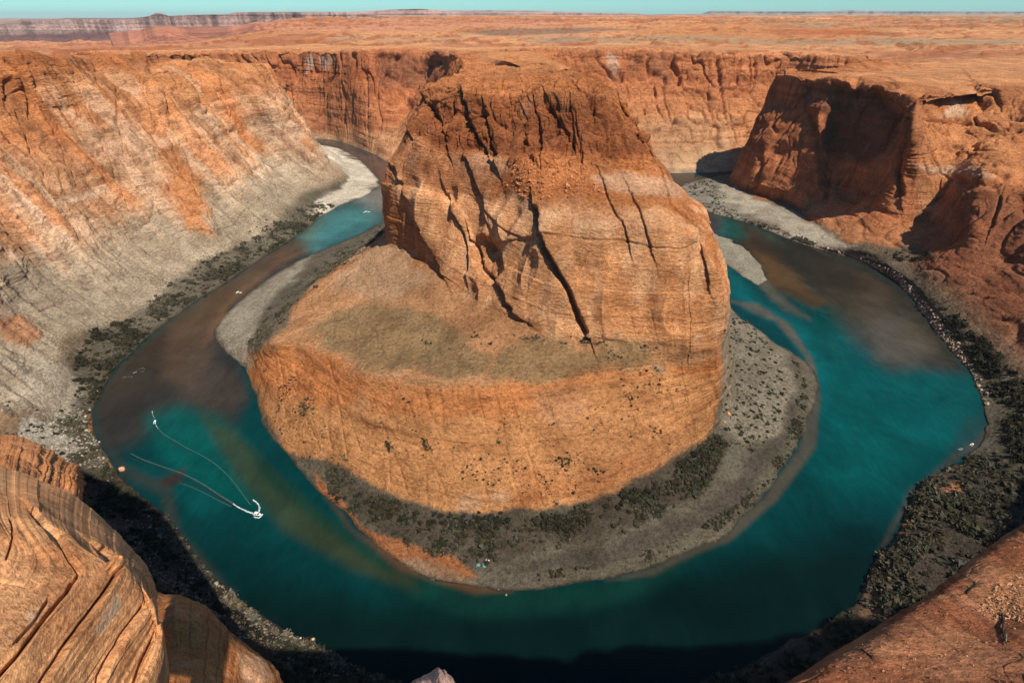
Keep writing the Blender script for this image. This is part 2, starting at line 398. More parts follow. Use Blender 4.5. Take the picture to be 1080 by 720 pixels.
# beds that wrap the lower wall
zz = z+3.5*fbm(x/50, y/50, z/60, 3)-0.02*x
d += lowwall*0.8*layers(zz, 19, .10, 11)+lowwall*0.22*layers(zz, 5.4, .3, 12)+lowwall*0.12*layers(zz, 1.3, .3, 13)
d += skirt*(.7*layers(zz+.05*y, 8, .2, 14)+.5*layers(zz, 2.6, .3, 15)+1.3*fbm(x/17, y/17, z/17, 5)-.9*np.exp(-(np.abs(vnoise(x/13+y/40, y/60, z/60+7))/.10)**2))
d += upper*c*(-4.5*np.exp(-(np.abs(vnoise(x/17, y/17, z/120+5))/.10)**2)-2.0*np.exp(-(np.abs(vnoise(x/6.5, y/6.5, z/40+5))/.12)**2))
crk = [  # traced joints: line, half width px, depth m, step of the right-hand side m
 ([(567,222),(571,240),(580,262),(588,285),(600,308),(609,332),(617,350)], 2.6, 5.5, 5.0),
 ([(497,255),(500,268),(503,282),(512,290),(521,300),(528,310),(533,322),(541,328)], 2.5, 4.5, 4.0),
 ([(416,178),(424,196),(432,214),(442,235),(455,265),(467,290)], 2.2, 3.5, 2.5),
 ([(420,196),(440,201),(462,206),(480,215),(492,232),(497,255)], 2.5, 4.5, -2.5),
 ([(492,168),(500,190),(508,212),(512,222)], 2.2, 3.0, 2.0),
 ([(470,205),(476,225),(486,240),(492,262),(492,285)], 2.2, 3.5, 2.0),
 ([(512,222),(535,245),(560,254),(572,252)], 1.8, 2.5, 0.8),
 ([(540,255),(556,253),(575,249),(600,251),(628,254),(662,255),(685,261),(712,263),(730,257)], 1.5, 1.5, .8),
 ([(634,190),(642,213),(650,228),(660,242),(663,255)], 1.8, 2.5, 1.0),
 ([(665,205),(672,220),(680,240),(686,262)], 1.8, 2.5, 1.0),
 ([(700,190),(706,215),(722,235),(740,262),(748,300)], 1.8, 2.2, 1.0),
 ([(492,110),(494,128),(502,145),(512,160)], 2.4, 4.5, 3.0), ([(512,118),(514,140),(522,164)], 2.0, 3.5, 2.0),
 ([(566,118),(569,140),(570,162)], 3.0, 7.0, 2.0), ([(582,112),(590,126),(600,138)], 2.5, 5.0, 2.0),
 ([(620,108),(632,122),(640,135)], 3.0, 5.0, 2.0), ([(603,120),(606,145)], 2.0, 4.0, 1.5), ([(648,118),(655,145),(662,160)], 2.0, 4.0, 1.5),
 ([(430,135),(436,150),(432,165)], 2.5, 4.0, 2.0), ([(452,110),(462,125),(470,150)], 2.5, 4.0, 2.0),
 # gullies on the skirt
 ([(393,420),(402,445),(412,478)], 1.6, 1.8, 0.0), ([(428,420),(440,450),(452,478)], 1.6, 1.8, 0.0), ([(535,418),(545,440),(550,455)], 1.6, 2.0, 0.0),
 ([(660,415),(685,445),(705,478)], 1.6, 2.0, 0.0), ([(605,500),(580,540),(575,520)], 1.4, 1.2, 0.0), ([(560,485),(575,510),(585,532)], 1.5, 1.6, 0.0),
 ([(590,480),(600,505),(608,525)], 1.5, 1.6, 0.0), ([(455,495),(463,515)], 1.4, 1.4, 0.0), ([(300,385),(318,430),(340,478)], 1.8, 2.0, 0.0),
 ([(725,300),(727,345),(726,372)], 1.2, 1.0, 0.5), ([(640,355),(690,362)], 1.2, 1.0, 0.0), ([(343,372),(360,420),(380,475)], 1.6, 1.6, 0.0),
]
wpx = px+1.6*fbm(x/7, y/7, z/7, 3); wpy = py+1.6*fbm(x/7+9, y/7, z/7, 3)
for li, (line, wd, dep, stp) in enumerate(crk):
    dist, side = line_dist(wpx, wpy, line, 45)
    if li >= 2: wd *= .6; dep *= .34; stp *= 1.7
    e = np.exp(-(dist/wd)**2)
    d -= e*dep
    if stp: d += stp*np.clip(side, 0, 1)*np.exp(-(dist/20.0)**2)*(1-e)
# alcove arches near the left foot of the wall, and the talus cone below the upper cliff
for poly, dep in (([(497,268),(500,250),(512,250),(524,262),(530,285),(520,296),(508,290)], 7.0), ([(488,160),(490,118),(505,108),(516,125),(524,165)], 5.5),
                  ([(556,160),(560,118),(575,108),(600,116),(606,135),(604,160)], 5.0), ([(617,135),(620,108),(640,106),(648,125),(640,140)], 4.0)):
    d -= dep*poly_mask(wpx, wpy, poly, 3.5)
cone = poly_mask(px, py, [(560,160),(612,164),(640,190),(650,205),(620,218),(560,216),(520,206),(535,186)], 20)
d += cone*3.0
lip = poly_mask(px, py, [(262,362),(300,362),(345,372),(376,392),(440,408),(500,414),(560,410),(640,398),(700,392),(700,399),(560,418),(500,422),(440,416),(370,400),(300,374),(262,372)], 4)
d += lip*1.8*(0.5+0.5*vnoise(x/18, y/18, 0))
d *= shorew
d += (1-shorew)*0.7*fbm(x/20, y/20, z/20, 4)*sstep(-1, 2, z)
pos, nn, steep = finish(sub, d, n)
cols = g[..., 4:7].copy(); scr = g[..., 7].copy()
px2, py2, _ = proj(pos[..., 0], pos[..., 1], pos[..., 2])
bands = fbm(x/200, y/200, z/5.5, 4)
pats = [
 ([(410,243),(350,287),(300,335),(266,372),(300,366),(345,372),(376,392),(440,406),(500,410),(560,406),(640,396),(735,384),(760,372),(700,360),(600,352),(540,330),(500,308),(470,294),(430,262)], (.40,.235,.125), .75, .15, 6),
 ([(410,243),(372,275),(350,300),(400,320),(455,300),(440,280)], (.44,.30,.19), .6, .1, 8),
 ([(325,350),(345,330),(395,322),(440,330),(478,345),(492,360),(480,375),(440,383),(390,388),(352,372)], OLIVE, .85, .35, 7),
 ([(436,385),(455,367),(490,365),(520,380),(505,398),(470,400)], OLIVE, .85, .35, 4),
 ([(512,398),(530,370),(560,352),(590,358),(612,372),(640,376),(650,386),(600,398),(560,405)], OLIVE, .8, .35, 5),
 ([(640,358),(680,364),(684,380),(655,388),(635,375)], OLIVE, .8, .35, 5),
 ([(684,384),(700,388),(702,400),(690,402)], GREY, .7, .4, 3),
 ([(262,375),(300,372),(345,380),(376,398),(440,412),(500,418),(560,414),(640,402),(700,396),(760,395),(762,425),(745,458),(700,492),(640,524),(600,534),(520,541),(470,540),(400,516),(345,488),(300,472),(280,440),(264,400)], (.50,.245,.105), .93, .12, 4),
 # slopes and stains of the skirt
 ([(262,368),(300,374),(345,380),(372,400),(366,430),(300,420),(268,410)], (.52,.19,.065), .7, .1, 8),
 ([(470,412),(560,415),(580,430),(520,445),(480,432)], (.53,.20,.07), .6, .05, 8),
 ([(372,400),(430,410),(500,425),(470,440),(400,430)], (.54,.20,.07), .55, .05, 7),
 ([(560,418),(610,408),(625,425),(600,450),(570,445)], (.54,.29,.16), .5, .05, 8),
 ([(540,490),(612,500),(690,470),(700,490),(640,520),(560,525)], (.42,.17,.07), .6, .1, 8),
 ([(482,526),(494,517),(506,520),(508,532),(496,541),(482,538)], PALE, .5, .3, 3.5), ([(515,520),(530,515),(542,522),(536,532),(518,531)], PALE, .5, .3, 3.5),
 ([(540,518),(568,518),(570,530),(545,540),(535,536)], (.42,.17,.065), .7, .0, 4),
 # the scrub below the skirt on the left flank
 ([(398,240),(408,246),(350,285),(308,325),(300,345),(266,375),(262,360),(275,335),(310,305),(350,268)], (.13,.115,.08), .9, 1.0, 4),
 ([(228,340),(250,315),(290,292),(330,268),(318,285),(278,325),(262,360),(266,390),(240,372)], (.34,.30,.225), .85, .25, 4),
 ([(345,490),(400,520),(470,542),(520,545),(600,538),(690,500),(745,458),(770,470),(740,520),(660,560),(540,585),(420,575),(350,525)], (.085,.068,.049), .95, 1.0, 6),
 ([(440,560),(500,562),(540,590),(500,602),(450,590)], (.10,.08,.062), .8, .6, 5),
 ([(330,500),(350,520),(385,560),(430,575),(480,585),(500,605),(470,607),(420,592),(370,565),(335,525)], (.36,.145,.06), .9, .05, 3.5),
 ([(400,592),(440,588),(480,600),(500,612),(470,612),(430,602)], (.30,.20,.13), .7, .05, 3),
 ([(765,320),(800,335),(830,370),(838,410),(820,460),(780,470),(760,440)], (.235,.205,.15), .9, .75, 5),
 ([(640,575),(720,545),(780,500),(815,460),(835,425),(846,430),(838,468),(800,520),(740,565),(660,597),(560,606),(540,598)], (.078,.066,.050), .95, .15, 6),  # lower beach darker: shade and edge dimming put into the sand colour
 ([(560,602),(640,594),(720,566),(780,530),(822,478),(838,440),(842,410),(836,380),(846,385),(852,425),(842,470),(806,524),(754,562),(700,588),(640,602),(560,611)], (.115,.10,.07), .85, .5, 2.2),
 # white bands, stains and painted shade on the walls
 ([(414,190),(500,205),(620,228),(700,222),(745,258),(762,310),(760,368),(620,358),(540,335),(470,292),(430,262)], (.72,.40,.21), .7, None, 6),
 ([(480,166),(500,162),(542,166),(548,178),(530,190),(512,198),(490,186)], (.60,.36,.23), .45, 0, 6),
 ([(622,184),(660,182),(700,186),(722,196),(716,208),(690,204),(650,202),(628,196)], (.64,.42,.28), .6, 0, 4.5),
 ([(536,170),(552,160),(612,164),(625,185),(640,205),(600,216),(560,214),(525,204)], (.46,.175,.065), .85, .05, 5),
 ([(420,142),(470,150),(500,170),(510,205),(480,205),(430,200),(414,185)], (.47,.22,.11), .6, 0, 6),
 ([(510,205),(560,215),(640,215),(700,225),(690,250),(620,248),(560,245),(520,232)], (.58,.33,.19), .5, 0, 7),
 ([(414,178),(424,200),(445,245),(470,292),(455,285),(430,262),(413,246),(410,210)], (.36,.15,.065), .7, 0, 4),  # left-facing side, its shade painted into the rock colour
 ([(620,265),(700,270),(755,290),(760,365),(700,358),(625,345),(605,300)], (.55,.25,.105), .6, 0, 8),
 ([(470,166),(520,164),(600,160),(690,165),(655,120),(640,97),(560,98),(455,100),(435,140)], (.28,.097,.038), .88, 0, 5),  # upper tier: darker red rock, its shade deepened in the colour
 ([(560,100),(640,92),(650,102),(600,112),(540,106)], (.36,.14,.055), .7, 0, 4),
]
cols, scr = blend_patches(cols, scr, px2, py2, pos, pats)
# beds show in the bare rock
bm = (sstep(20, 40, z)*(0.35+0.65*steep))[..., None]
bm = bm*(1-.6*lowwall[..., None]); cols = cols*(1+bm*0.42*bands[..., None]*np.array([.8, 1.0, 1.15], np.float32))
sv = fbm(x/11, y/11, z/190+3, 4); cols = lerp3(cols, (.80,.50,.30), lowwall*sstep(.05, .3, sv)*.45); cols = lerp3(cols, (.46,.20,.085), lowwall*sstep(.05, .3, -sv)*.5)
dirt = fbm(x/38, y/38, z/38, 5)[..., None]
cols = cols*(1+0.28*dirt)
wet = (1-sstep(0.3, 1.6, pos[..., 2]))[..., None]; cols = cols*(1-0.5*wet)
cols = warm(cols)
butte = grid_obj('butte', pos, M_ROCK, cols, {'steep': steep*(1-.75*lowwall), 'scrub': scr*(1-sstep(.55, .9, steep))})
tag(butte, kind='structure'); BODIES['butte'] = (pos, cols, steep)

# ================================================================ THE OUTER CANYON WALL (right, near and left)
O = [ # shore-, shore, bank, talus top, mid, upper base, rim
 pc(W(800,1275,-2),W(800,1270,1),W(800,1262,8),W(800,1250,40),W(800,1240,100),W(800,1230,150),W(800,1220,221)),
 pc(W(600,1205,-2),W(600,1200,1),W(600,1190,10),W(600,1175,40),W(600,1160,100),W(600,1150,150),W(600,1135,212)),
 pc((752,185,-2),(758,186,1),(771,188,12),(775,175,35),(790,145,93),(808,110,150),(820,78,203)),
 pc((712,196,-2),(718,197,1),(785,200,10),(790,190,32),(805,145,105),(820,105,163),(832,80,205)),
 pc((728,218,-2),(735,218,1),(830,215,12),(835,203,35),(845,150,110),(855,115,160),(862,84,205)),
 pc((795,240,-2),(800,238,1),(870,245,12),(888,208,45),(893,160,112),(900,115,172),(910,86,210)),
 pc((845,259,-2),(850,257,1),(905,262,14),(915,218,50),(930,170,115),(945,130,165),(962,103,200)),
 pc((890,272,-2),(895,270,1),(925,270,14),(945,230,50),(965,190,100),(968,150,150),(972,105,198)),
 pc((915,282,-2),(920,280,1),(945,285,12),(985,235,50),(1000,190,100),(1010,140,150),(1020,92,203)),
 pc((945,302,-2),(950,300,1),(965,300,12),(1020,262,60),(1035,197,115),(1060,150,150),(1075,95,205)),
 pc((980,347,-2),(985,345,1),(1005,345,12),(1060,275,60),(1090,205,120),(1130,160,150),(1150,98,205)),
 pc((1015,392,-2),(1020,390,1),(1045,385,12),W(560,450,70),W(640,470,120),W(730,480,160),W(800,500,240)),
 pc((1040,447,-2),(1045,445,1),(1078,440,10),W(500,330,45),W(580,320,110),W(640,310,170),W(700,310,270)),
 pc((1015,480,-2),(1020,482,1),(1045,490,8),W(440,250,40),W(520,220,110),W(560,200,180),W(600,190,285)),
 pc((965,513,-2),(970,515,1),(990,520,8),W(370,190,38),W(430,140,110),W(455,120,185),W(480,100,292)),
 pc((925,583,-2),(930,585,1),(950,590,8),W(290,145,38),W(335,85,110),W(350,55,190),W(370,22,294)),
 pc((895,638,-2),(900,640,1),(925,650,8),W(240,105,36),W(268,58,110),W(282,30,195),W(298,2,296)),
 pc((815,686,-2),(820,690,1),(845,705,8),W(165,88,36),W(172,50,110),W(180,25,195),W(188,-10,297)),
 pc(W(62,127,-2),W(62,122,1),W(64,112,8),W(70,75,36),W(75,44,110),W(77,20,200),W(80,-6,297.5)),
 pc(W(0,126,-2),W(0,121,1),W(0,111,8),W(0,75,38),W(0,45,110),W(0,24,205),W(0,-4,297.5)),
 pc((404,710,-2),(400,713,1),W(-72,125,8),W(-80,88,38),W(-78,68,110),W(-60,46,200),W(-54,40,297)),
 pc((294,655,-2),(290,660,1),W(-144,152,9),W(-152,128,42),W(-142,103,110),W(-113,79,200),W(-100,80,296)),
 pc((220,596,-2),(215,600,1),W(-206,188,8),W(-220,170,40),W(-216,150,110),W(-200,130,200),W(-190,126,296)),
 pc((177,542,-2),(172,545,1),W(-262,228,8),W(-287,207,42),W(-320,185,115),W(-333,170,190),W(-350,152,292)),
 pc((124,493,-2),(118,492,1),(60,490,8),W(-430,265,45),W(-490,245,120),W(-520,235,190),W(-560,225,285)),
 pc((100,440,-2),(95,440,1),(60,445,10),(0,410,40),W(-600,340,140),W(-650,335,195),W(-690,330,280)),
 pc((125,391,-2),(120,390,1),(85,385,10),(20,330,50),(-40,230,130),W(-620,530,190),W(-690,520,272)),
 pc((170,347,-2),(165,345,1),(130,330,12),(60,290,50),(0,215,125),W(-630,630,195),W(-690,650,268)),
 pc((235,302,-2),(230,300,1),(205,285,12),(150,250,50),(90,190,120),(50,120,190),W(-637,732,264)),
 pc((304,257,-2),(300,255,1),(285,240,12),(245,215,50),(200,160,120),(160,100,198),(110,53,255)),
 pc((354,222,-2),(350,220,1),(330,205,12),(300,180,45),(265,135,115),(230,90,190),(190,57,238)),
 pc((389,206,-2),(385,205,1),(360,195,10),(340,180,35),(310,140,95),(295,112,142),(270,66,218)),
 pc((401,188,-2),(397,188,1),(368,180,10),(345,163,35),(318,130,92),(302,110,130),(282,72,200)),
 pc((350,154,-2),(345,154,1),W(-530,1440,8),W(-560,1400,35),W(-590,1370,90),W(-620,1350,130),W(-650,1330,195)),
 pc(W(-900,1496,-2),W(-900,1490,1),W(-900,1480,8),W(-900,1460,35),W(-900,1440,90),W(-900,1420,130),W(-900,1400,195)),
]
cen = np.array([0., 500.])
def zplain(x, y):
    """height of the desert around the canyon"""
    r = np.hypot(x, y); az = np.degrees(np.arctan2(x, y))
    base = np.interp(np.log(np.maximum(r, 10)), np.log([300, 1000, 1300, 1750, 3000, 5000, 8000, 20000, 60000]), [205, 205, 208, 216, 243, 250, 258, 278, 286])
    low = np.interp(np.log(np.maximum(r, 10)), np.log([300, 1900, 2400, 4000, 7000, 60000]), [0, 0, 34, 130, 205, 215])
    return base-low*(1-sstep(-34, -17, az))
for ci, col in enumerate(O):
    rx, ry, rz = col[-1]
    if ci <= 1: a, b = (rx+80, ry-60), (rx+500, ry-80)
    elif ci <= 9: a, b = (rx+120, ry+60), (rx+1000, ry+380)
    else:
        v = np.array([rx, ry])-cen; v /= np.linalg.norm(v)
        if ci >= 32: v = np.array([-1, -.1])
        elif ci >= 27: v = np.array([-1, .12])
        a, b = (rx+v[0]*90, ry+v[1]*90), (rx+v[0]*900, ry+v[1]*900)
    near = math.exp(-((rx/160)**2+((ry)/160)**2))
    za = rz-4 if ci >= 10 else rz+1; zb = float(zplain(*b))-2 if ci <= 9 else rz-22
    if near > .3: za = rz+0.5; zb = rz+1
    if ci <= 1: za = rz-12; zb = rz-22
    col.append([*a, za]); col.append([*b, zb])
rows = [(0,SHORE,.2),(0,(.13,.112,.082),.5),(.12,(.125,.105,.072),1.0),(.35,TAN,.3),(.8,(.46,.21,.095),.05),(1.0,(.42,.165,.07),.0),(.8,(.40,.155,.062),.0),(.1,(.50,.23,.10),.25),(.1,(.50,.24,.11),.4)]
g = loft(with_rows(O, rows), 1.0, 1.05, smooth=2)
shore_wobble(g)
sub = g[..., :3]; n = normals(box_blur(sub, 5))
if n[..., 2].mean() < 0: n = -n
c = g[..., 3].copy(); x, y, z = sub[..., 0], sub[..., 1], sub[..., 2]
px, py, _ = proj(x, y, z); shorew = sstep(0.5, 18, z)
nearcam = sstep(40, 150, np.sqrt(x*x+y*y+(z-300)**2))
leftw = 1-sstep(-420, -330, x); promo = sstep(400, 450, x)*sstep(560, 640, y)
d = rock_relief(sub, n, c, joint=1.15, big=1.3, ledge=0.9)
# leaning ribs and gullies of the long left wall
s_ = (y+x*0.49)*0.92
rib = fbm(s_/70+0.0032*z, z/420, 3.0, 2); rib2 = fbm(s_/24+0.010*z, z/200, 8.0, 3)
midm = sstep(12, 45, z)*(1-sstep(245, 275, z))
shp = 1-np.abs(vnoise(s_/44+.0045*z, z/420, 13.0)); shp2 = 1-np.abs(vnoise(s_/15+.010*z, z/150, 23.0)); shp3 = 1-np.abs(vnoise(s_/6+.02*z, z/50, 33.0))
d += leftw*midm*(15*(shp-.6)+5.5*(shp2-.6)+2.2*(shp3-.6)+1.4*layers(z+5*rib2*3, 12, .12, 41)+.8*layers(z+5*rib2*3, 4.2, .2, 42))
d += leftw*midm*(13*rib+6.0*rib2-5*np.exp(-(np.abs(vnoise(s_/30+5, z/320, 2.0))/.07)**2))
d += sstep(200, 420, x)*sstep(8, 35, z)*(1-sstep(120, 170, z))*(6*fbm(x/55, y/55, z/90, 4)-3.0*np.exp(-(np.abs(vnoise(x/35, y/35, z/120))/.10)**2))
# washes in the talus
wash = np.abs(vnoise(s_/16+2, z/160, 5.0)); d -= leftw*sstep(6, 20, z)*(1-sstep(60, 90, z))*1.6*np.exp(-(wash/.15)**2)
crk = [
 ([(2,75),(10,95),(25,125),(40,165),(62,205),(85,250)], 2.5, 8, 4), ([(0,55),(14,70),(28,98),(32,125)], 2.0, 6, 3), ([(45,150),(62,180),(75,215),(88,245)], 2.0, 5, 3),
 ([(153,58),(165,80),(175,100),(180,118),(190,145),(205,178),(218,215)], 3.0, 9, -6), ([(173,60),(182,78),(190,90)], 2.5, 7, 3),
 ([(200,60),(206,78),(216,88),(232,120),(250,138)], 2.5, 6, 3), ([(100,60),(104,85),(108,90)], 2.0, 5, 2), ([(125,85),(124,130),(130,165)], 2.0, 5, 2),
 ([(70,62),(84,100),(98,128),(118,175),(140,222)], 1.8, 5, 4), ([(228,70),(240,96),(262,138),(284,178),(300,206)], 1.6, 4, 3), ([(140,60),(150,84),(166,118),(188,160),(212,212),(232,250)], 1.8, 5, 5), ([(20,60),(36,92),(58,140),(84,192)], 1.8, 5, 4),
 ([(282,108),(295,118),(312,135),(325,150)], 2.0, 5, 2), ([(55,195),(75,225),(95,255)], 2.0, 5, 2), ([(262,135),(272,150),(285,160)], 2.0, 4, 0),
 ([(853,120),(862,150),(868,190),(872,205)], 3.0, 8, 4), ([(952,115),(958,128),(957,150),(948,180),(950,205)], 3.0, 8, 4), ([(803,150),(800,180),(796,200)], 2.0, 5, 2),
 ([(1028,90),(1034,98),(1046,98)], 2.0, 5, 2), ([(1048,98),(1056,115),(1068,122),(1080,122)], 2.5, 6, 0), ([(975,125),(1000,130),(1020,131),(1050,135),(1080,134)], 2.0, 5, 0),
 ([(1028,195),(1020,215),(1014,232)], 2.0, 4, 3), ([(1055,210),(1045,240)], 2.0, 4, 2), ([(1008,190),(1030,190),(1055,192)], 1.6, 4, 0),
]
wpx = px+2.0*fbm(x/12, y/12, z/12, 3); wpy = py+2.0*fbm(x/12+9, y/12, z/12, 3)
for line, wd, dep, stp in crk:
    dist, side = line_dist(wpx, wpy, line, 45); e = np.exp(-(dist/wd)**2); d -= e*dep
    if stp: d += stp*np.clip(side, 0, 1)*np.exp(-(dist/18.0)**2)*(1-e)
for poly, dep in (([(866,195),(868,120),(880,88),(905,84),(930,95),(950,120),(945,160),(925,200),(900,212)], 22.0), ([(845,90),(880,92),(878,112),(850,108)], 7.0),
                  ([(1053,108),(1080,104),(1080,124),(1066,120)], 7.0), ([(1007,186),(1050,186),(1052,200),(1010,200)], 5.0)):
    d -= dep*poly_mask(wpx, wpy, poly, 4.0)
d *= shorew*nearcam
d += (1-shorew)*1.0*fbm(x/18, y/18, z/18, 4)*sstep(-1, 2, z)+sstep(2, 8, z)*(1-sstep(30, 60, z))*0.9*fbm(x/7, y/7, z/7, 4)*nearcam
pos, nn, steep = finish(sub, d, n); pos[..., 2] -= 12*leftw*sstep(205, 250, pos[..., 2])*sstep(420, 520, pos[..., 1])
x, y, z = pos[..., 0], pos[..., 1], pos[..., 2]
cols = g[..., 4:7].copy(); scr = g[..., 7].copy()
px2, py2, _ = proj(x, y, z)
# left wall: beige and grey lower half, red upper rim
lo = leftw*sstep(300, 400, y)
h = z+16*fbm(x/90, y/90, z/70, 4)
cols = lerp3(cols, (.44,.35,.245), lo*sstep(8, 20, h)*(1-sstep(60, 95, h))*.95)
cols = lerp3(cols, (.60,.365,.215), lo*sstep(70, 100, h)*(1-sstep(150, 190, h))*.85)
cols = lerp3(cols, (.54,.255,.11), lo*sstep(160, 190, h)*(1-sstep(225, 245, h))*.8)
cols = lerp3(cols, (.42,.16,.06), lo*sstep(222, 245, h)*.85)
pn = fbm(s_/60+.004*z, z/260, 7.0, 4)
cols = lerp3(cols, (.70,.47,.31), lo*sstep(40, 80, z)*(1-sstep(170, 215, z))*sstep(.05, .4, pn)*.7)
cols = lerp3(cols, (.56,.215,.075), lo*sstep(40, 80, z)*sstep(.12, .45, -pn)*.55)
st_ = fbm(s_/15+.006*z, z/330, 17.0, 4); st2 = fbm(s_/34+.004*z, z/420, 27.0, 3)
cols = lerp3(cols, (.34,.155,.075), lo*sstep(40, 90, z)*sstep(.06, .26, st_)*.62); cols = lerp3(cols, (.76,.50,.33), lo*sstep(30, 70, z)*(1-sstep(200, 240, z))*sstep(.08, .3, -st_)*.55)
cols = lerp3(cols, (.62,.24,.085), lo*sstep(60, 100, z)*sstep(.1, .34, st2)*.6)
# right side: red shale slopes, their dim shade put into the colour
rt = sstep(300, 420, x)*(1-sstep(640, 760, y)*0)
cols = lerp3(cols, (.25,.090,.045), rt*sstep(12, 40, z)*(1-sstep(120, 160, z))*(1-sstep(600, 800, y))*.92)
cols = lerp3(cols, (.34,.125,.055), promo*sstep(25, 60, z)*(1-sstep(190, 203, z))*(1-sstep(560, 600, x))*.9)
cols = lerp3(cols, (.47,.195,.08), promo*sstep(40, 80, z)*sstep(590, 620, x)*(1-sstep(195, 203, z))*.8)
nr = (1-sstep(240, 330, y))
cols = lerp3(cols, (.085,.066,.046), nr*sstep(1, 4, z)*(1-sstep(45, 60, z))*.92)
pats = [
 ([(335,150),(352,156),(378,170),(398,182),(400,190),(388,206),(365,214),(345,224),(320,232),(335,212),(362,198),(368,186),(350,172)], WHITE, .95, .15, 4),
 ([(170,200),(200,170),(215,215),(222,240),(205,238),(185,218)], (.58,.22,.075), .75, 0, 9), ([(152,90),(168,90),(185,140),(205,190),(225,240),(205,240),(175,190),(158,140)], (.60,.27,.11), .6, 0, 6), ([(150,95),(170,95),(178,130),(172,145),(155,140)], (.52,.23,.10), .6, 0, 5),
 ([(60,208),(110,196),(116,202),(70,216)], (.64,.47,.34), .5, 0, 4), ([(160,142),(180,140),(182,152),(166,155)], (.64,.47,.34), .5, 0, 5),
 ([(255,125),(290,118),(320,140),(318,165),(290,160),(262,140)], (.46,.34,.24), .6, 0, 5),
 ([(0,278),(60,290),(120,305),(170,300),(150,330),(90,345),(0,330)], (.33,.265,.19), .8, .2, 8),
 ([(0,370),(60,380),(100,410),(80,440),(40,440),(0,430)], (.44,.37,.28), .8, .4, 6),
 ([(20,440),(60,450),(85,470),(80,492),(50,492),(15,470)], (.47,.43,.36), .85, .5, 4),
 ([(0,335),(20,330),(45,350),(30,365),(0,360)], (.42,.17,.07), .7, .3, 4),
 ([(345,220),(300,235),(250,258),(195,292),(150,328),(112,356),(86,392),(80,430),(95,445),(125,395),(170,348),(235,303),(305,258),(356,222)], (.135,.115,.082), .85, .8, 6),
 ([(172,540),(150,540),(190,600),(260,660),(360,725),(440,730),(404,712),(294,658),(219,599),(176,548)], (.052,.043,.032), .95, 1.0, 5), ([(120,492),(176,512),(176,548),(150,560),(95,510)], (.060,.050,.037), .95, 1.0, 4),  # dark brushy soil, with the near rim's shade painted into it
 ([(820,700),(905,640),(930,590),(985,505),(1040,480),(1080,480),(1080,600),(960,680),(860,725),(780,725)], (.075,.058,.042), .8, 1.0, 5),
 ([(112,485),(118,470),(125,478),(124,495),(116,497)], (.50,.28,.12), .9, 0, 2), ([(92,440),(98,438),(99,452),(92,455)], (.45,.22,.10), .9, 0, 2),
 ([(718,190),(760,190),(770,200),(765,212),(790,232),(760,228),(722,215)], (.26,.235,.185), .8, 1.0, 3),
 ([(760,192),(800,210),(840,225),(880,250),(905,262),(870,262),(820,240),(780,222),(762,208)], (.40,.35,.27), .9, .1, 4),
 ([(790,236),(850,254),(900,268),(950,296),(985,335),(1005,362),(990,360),(965,320),(930,292),(880,274),(820,252)], (.40,.33,.25), .8, .5, 3),
 ([(880,212),(905,205),(960,225),(980,250),(940,262),(900,256),(850,228)], (.47,.20,.09), .85, .1, 5),
 ([(950,295),(1000,330),(1060,390),(1080,430),(1080,500),(1045,480),(1048,430),(1020,388),(985,342)], (.11,.095,.062), .85, 1.0, 5),
 ([(922,262),(970,262),(985,270),(950,275)], (.13,.11,.08), .7, .8, 3),
 ([(945,520),(972,515),(962,560),(938,570),(936,545)], (.07,.06,.042), .6, 1.0, 3), ([(955,540),(968,535),(966,550),(950,562)], (.50,.25,.11), .9, 0, 2),
 ([(995,508),(1015,508),(1018,522),(1000,525)], (.45,.20,.10), .8, .3, 4), ([(925,595),(940,600),(935,640),(915,655),(905,645)], (.33,.20,.12), .8, .1, 3),
 ([(965,110),(1080,120),(1080,185),(1000,190),(970,175)], (.50,.225,.095), .5, 0, 8), ([(960,172),(1030,175),(1045,184),(985,185)], (.56,.40,.28), .6, 0, 4),
 ([(1000,108),(1012,106),(1022,120),(1005,126),(990,124)], (.58,.40,.28), .7, 0, 2.5),
 ([(770,192),(785,160),(860,175),(960,180),(975,215),(930,245),(870,215),(800,208)], (.46,.175,.075), .75, 0, 7),  # lower talus brighter, its sunlight put into the colour
 ([(868,165),(870,120),(885,90),(925,95),(948,120),(940,155),(915,175)], (.16,.07,.042), .85, 0, 5), ([(845,88),(880,90),(876,112),(850,112)], (.17,.085,.055), .7, 0, 4),  # upper face and recess darker, shade painted into the rock
]
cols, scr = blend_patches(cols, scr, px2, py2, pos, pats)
bm = (sstep(20, 50, z)*(0.3+0.7*steep))[..., None]
cols = cols*(1+bm*0.38*fbm(x/230, y/230, z/7, 4)[..., None]*np.array([.8, 1.0, 1.15], np.float32))
cols = cols*(1+0.30*fbm(x/42, y/42, z/42, 5)[..., None])
wet = (1-sstep(0.3, 1.6, z))[..., None]; cols = cols*(1-0.5*wet)
cols = warm(cols)
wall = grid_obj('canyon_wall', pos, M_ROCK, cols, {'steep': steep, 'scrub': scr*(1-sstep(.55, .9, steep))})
tag(wall, kind='structure'); BODIES['wall'] = (pos, cols, steep)

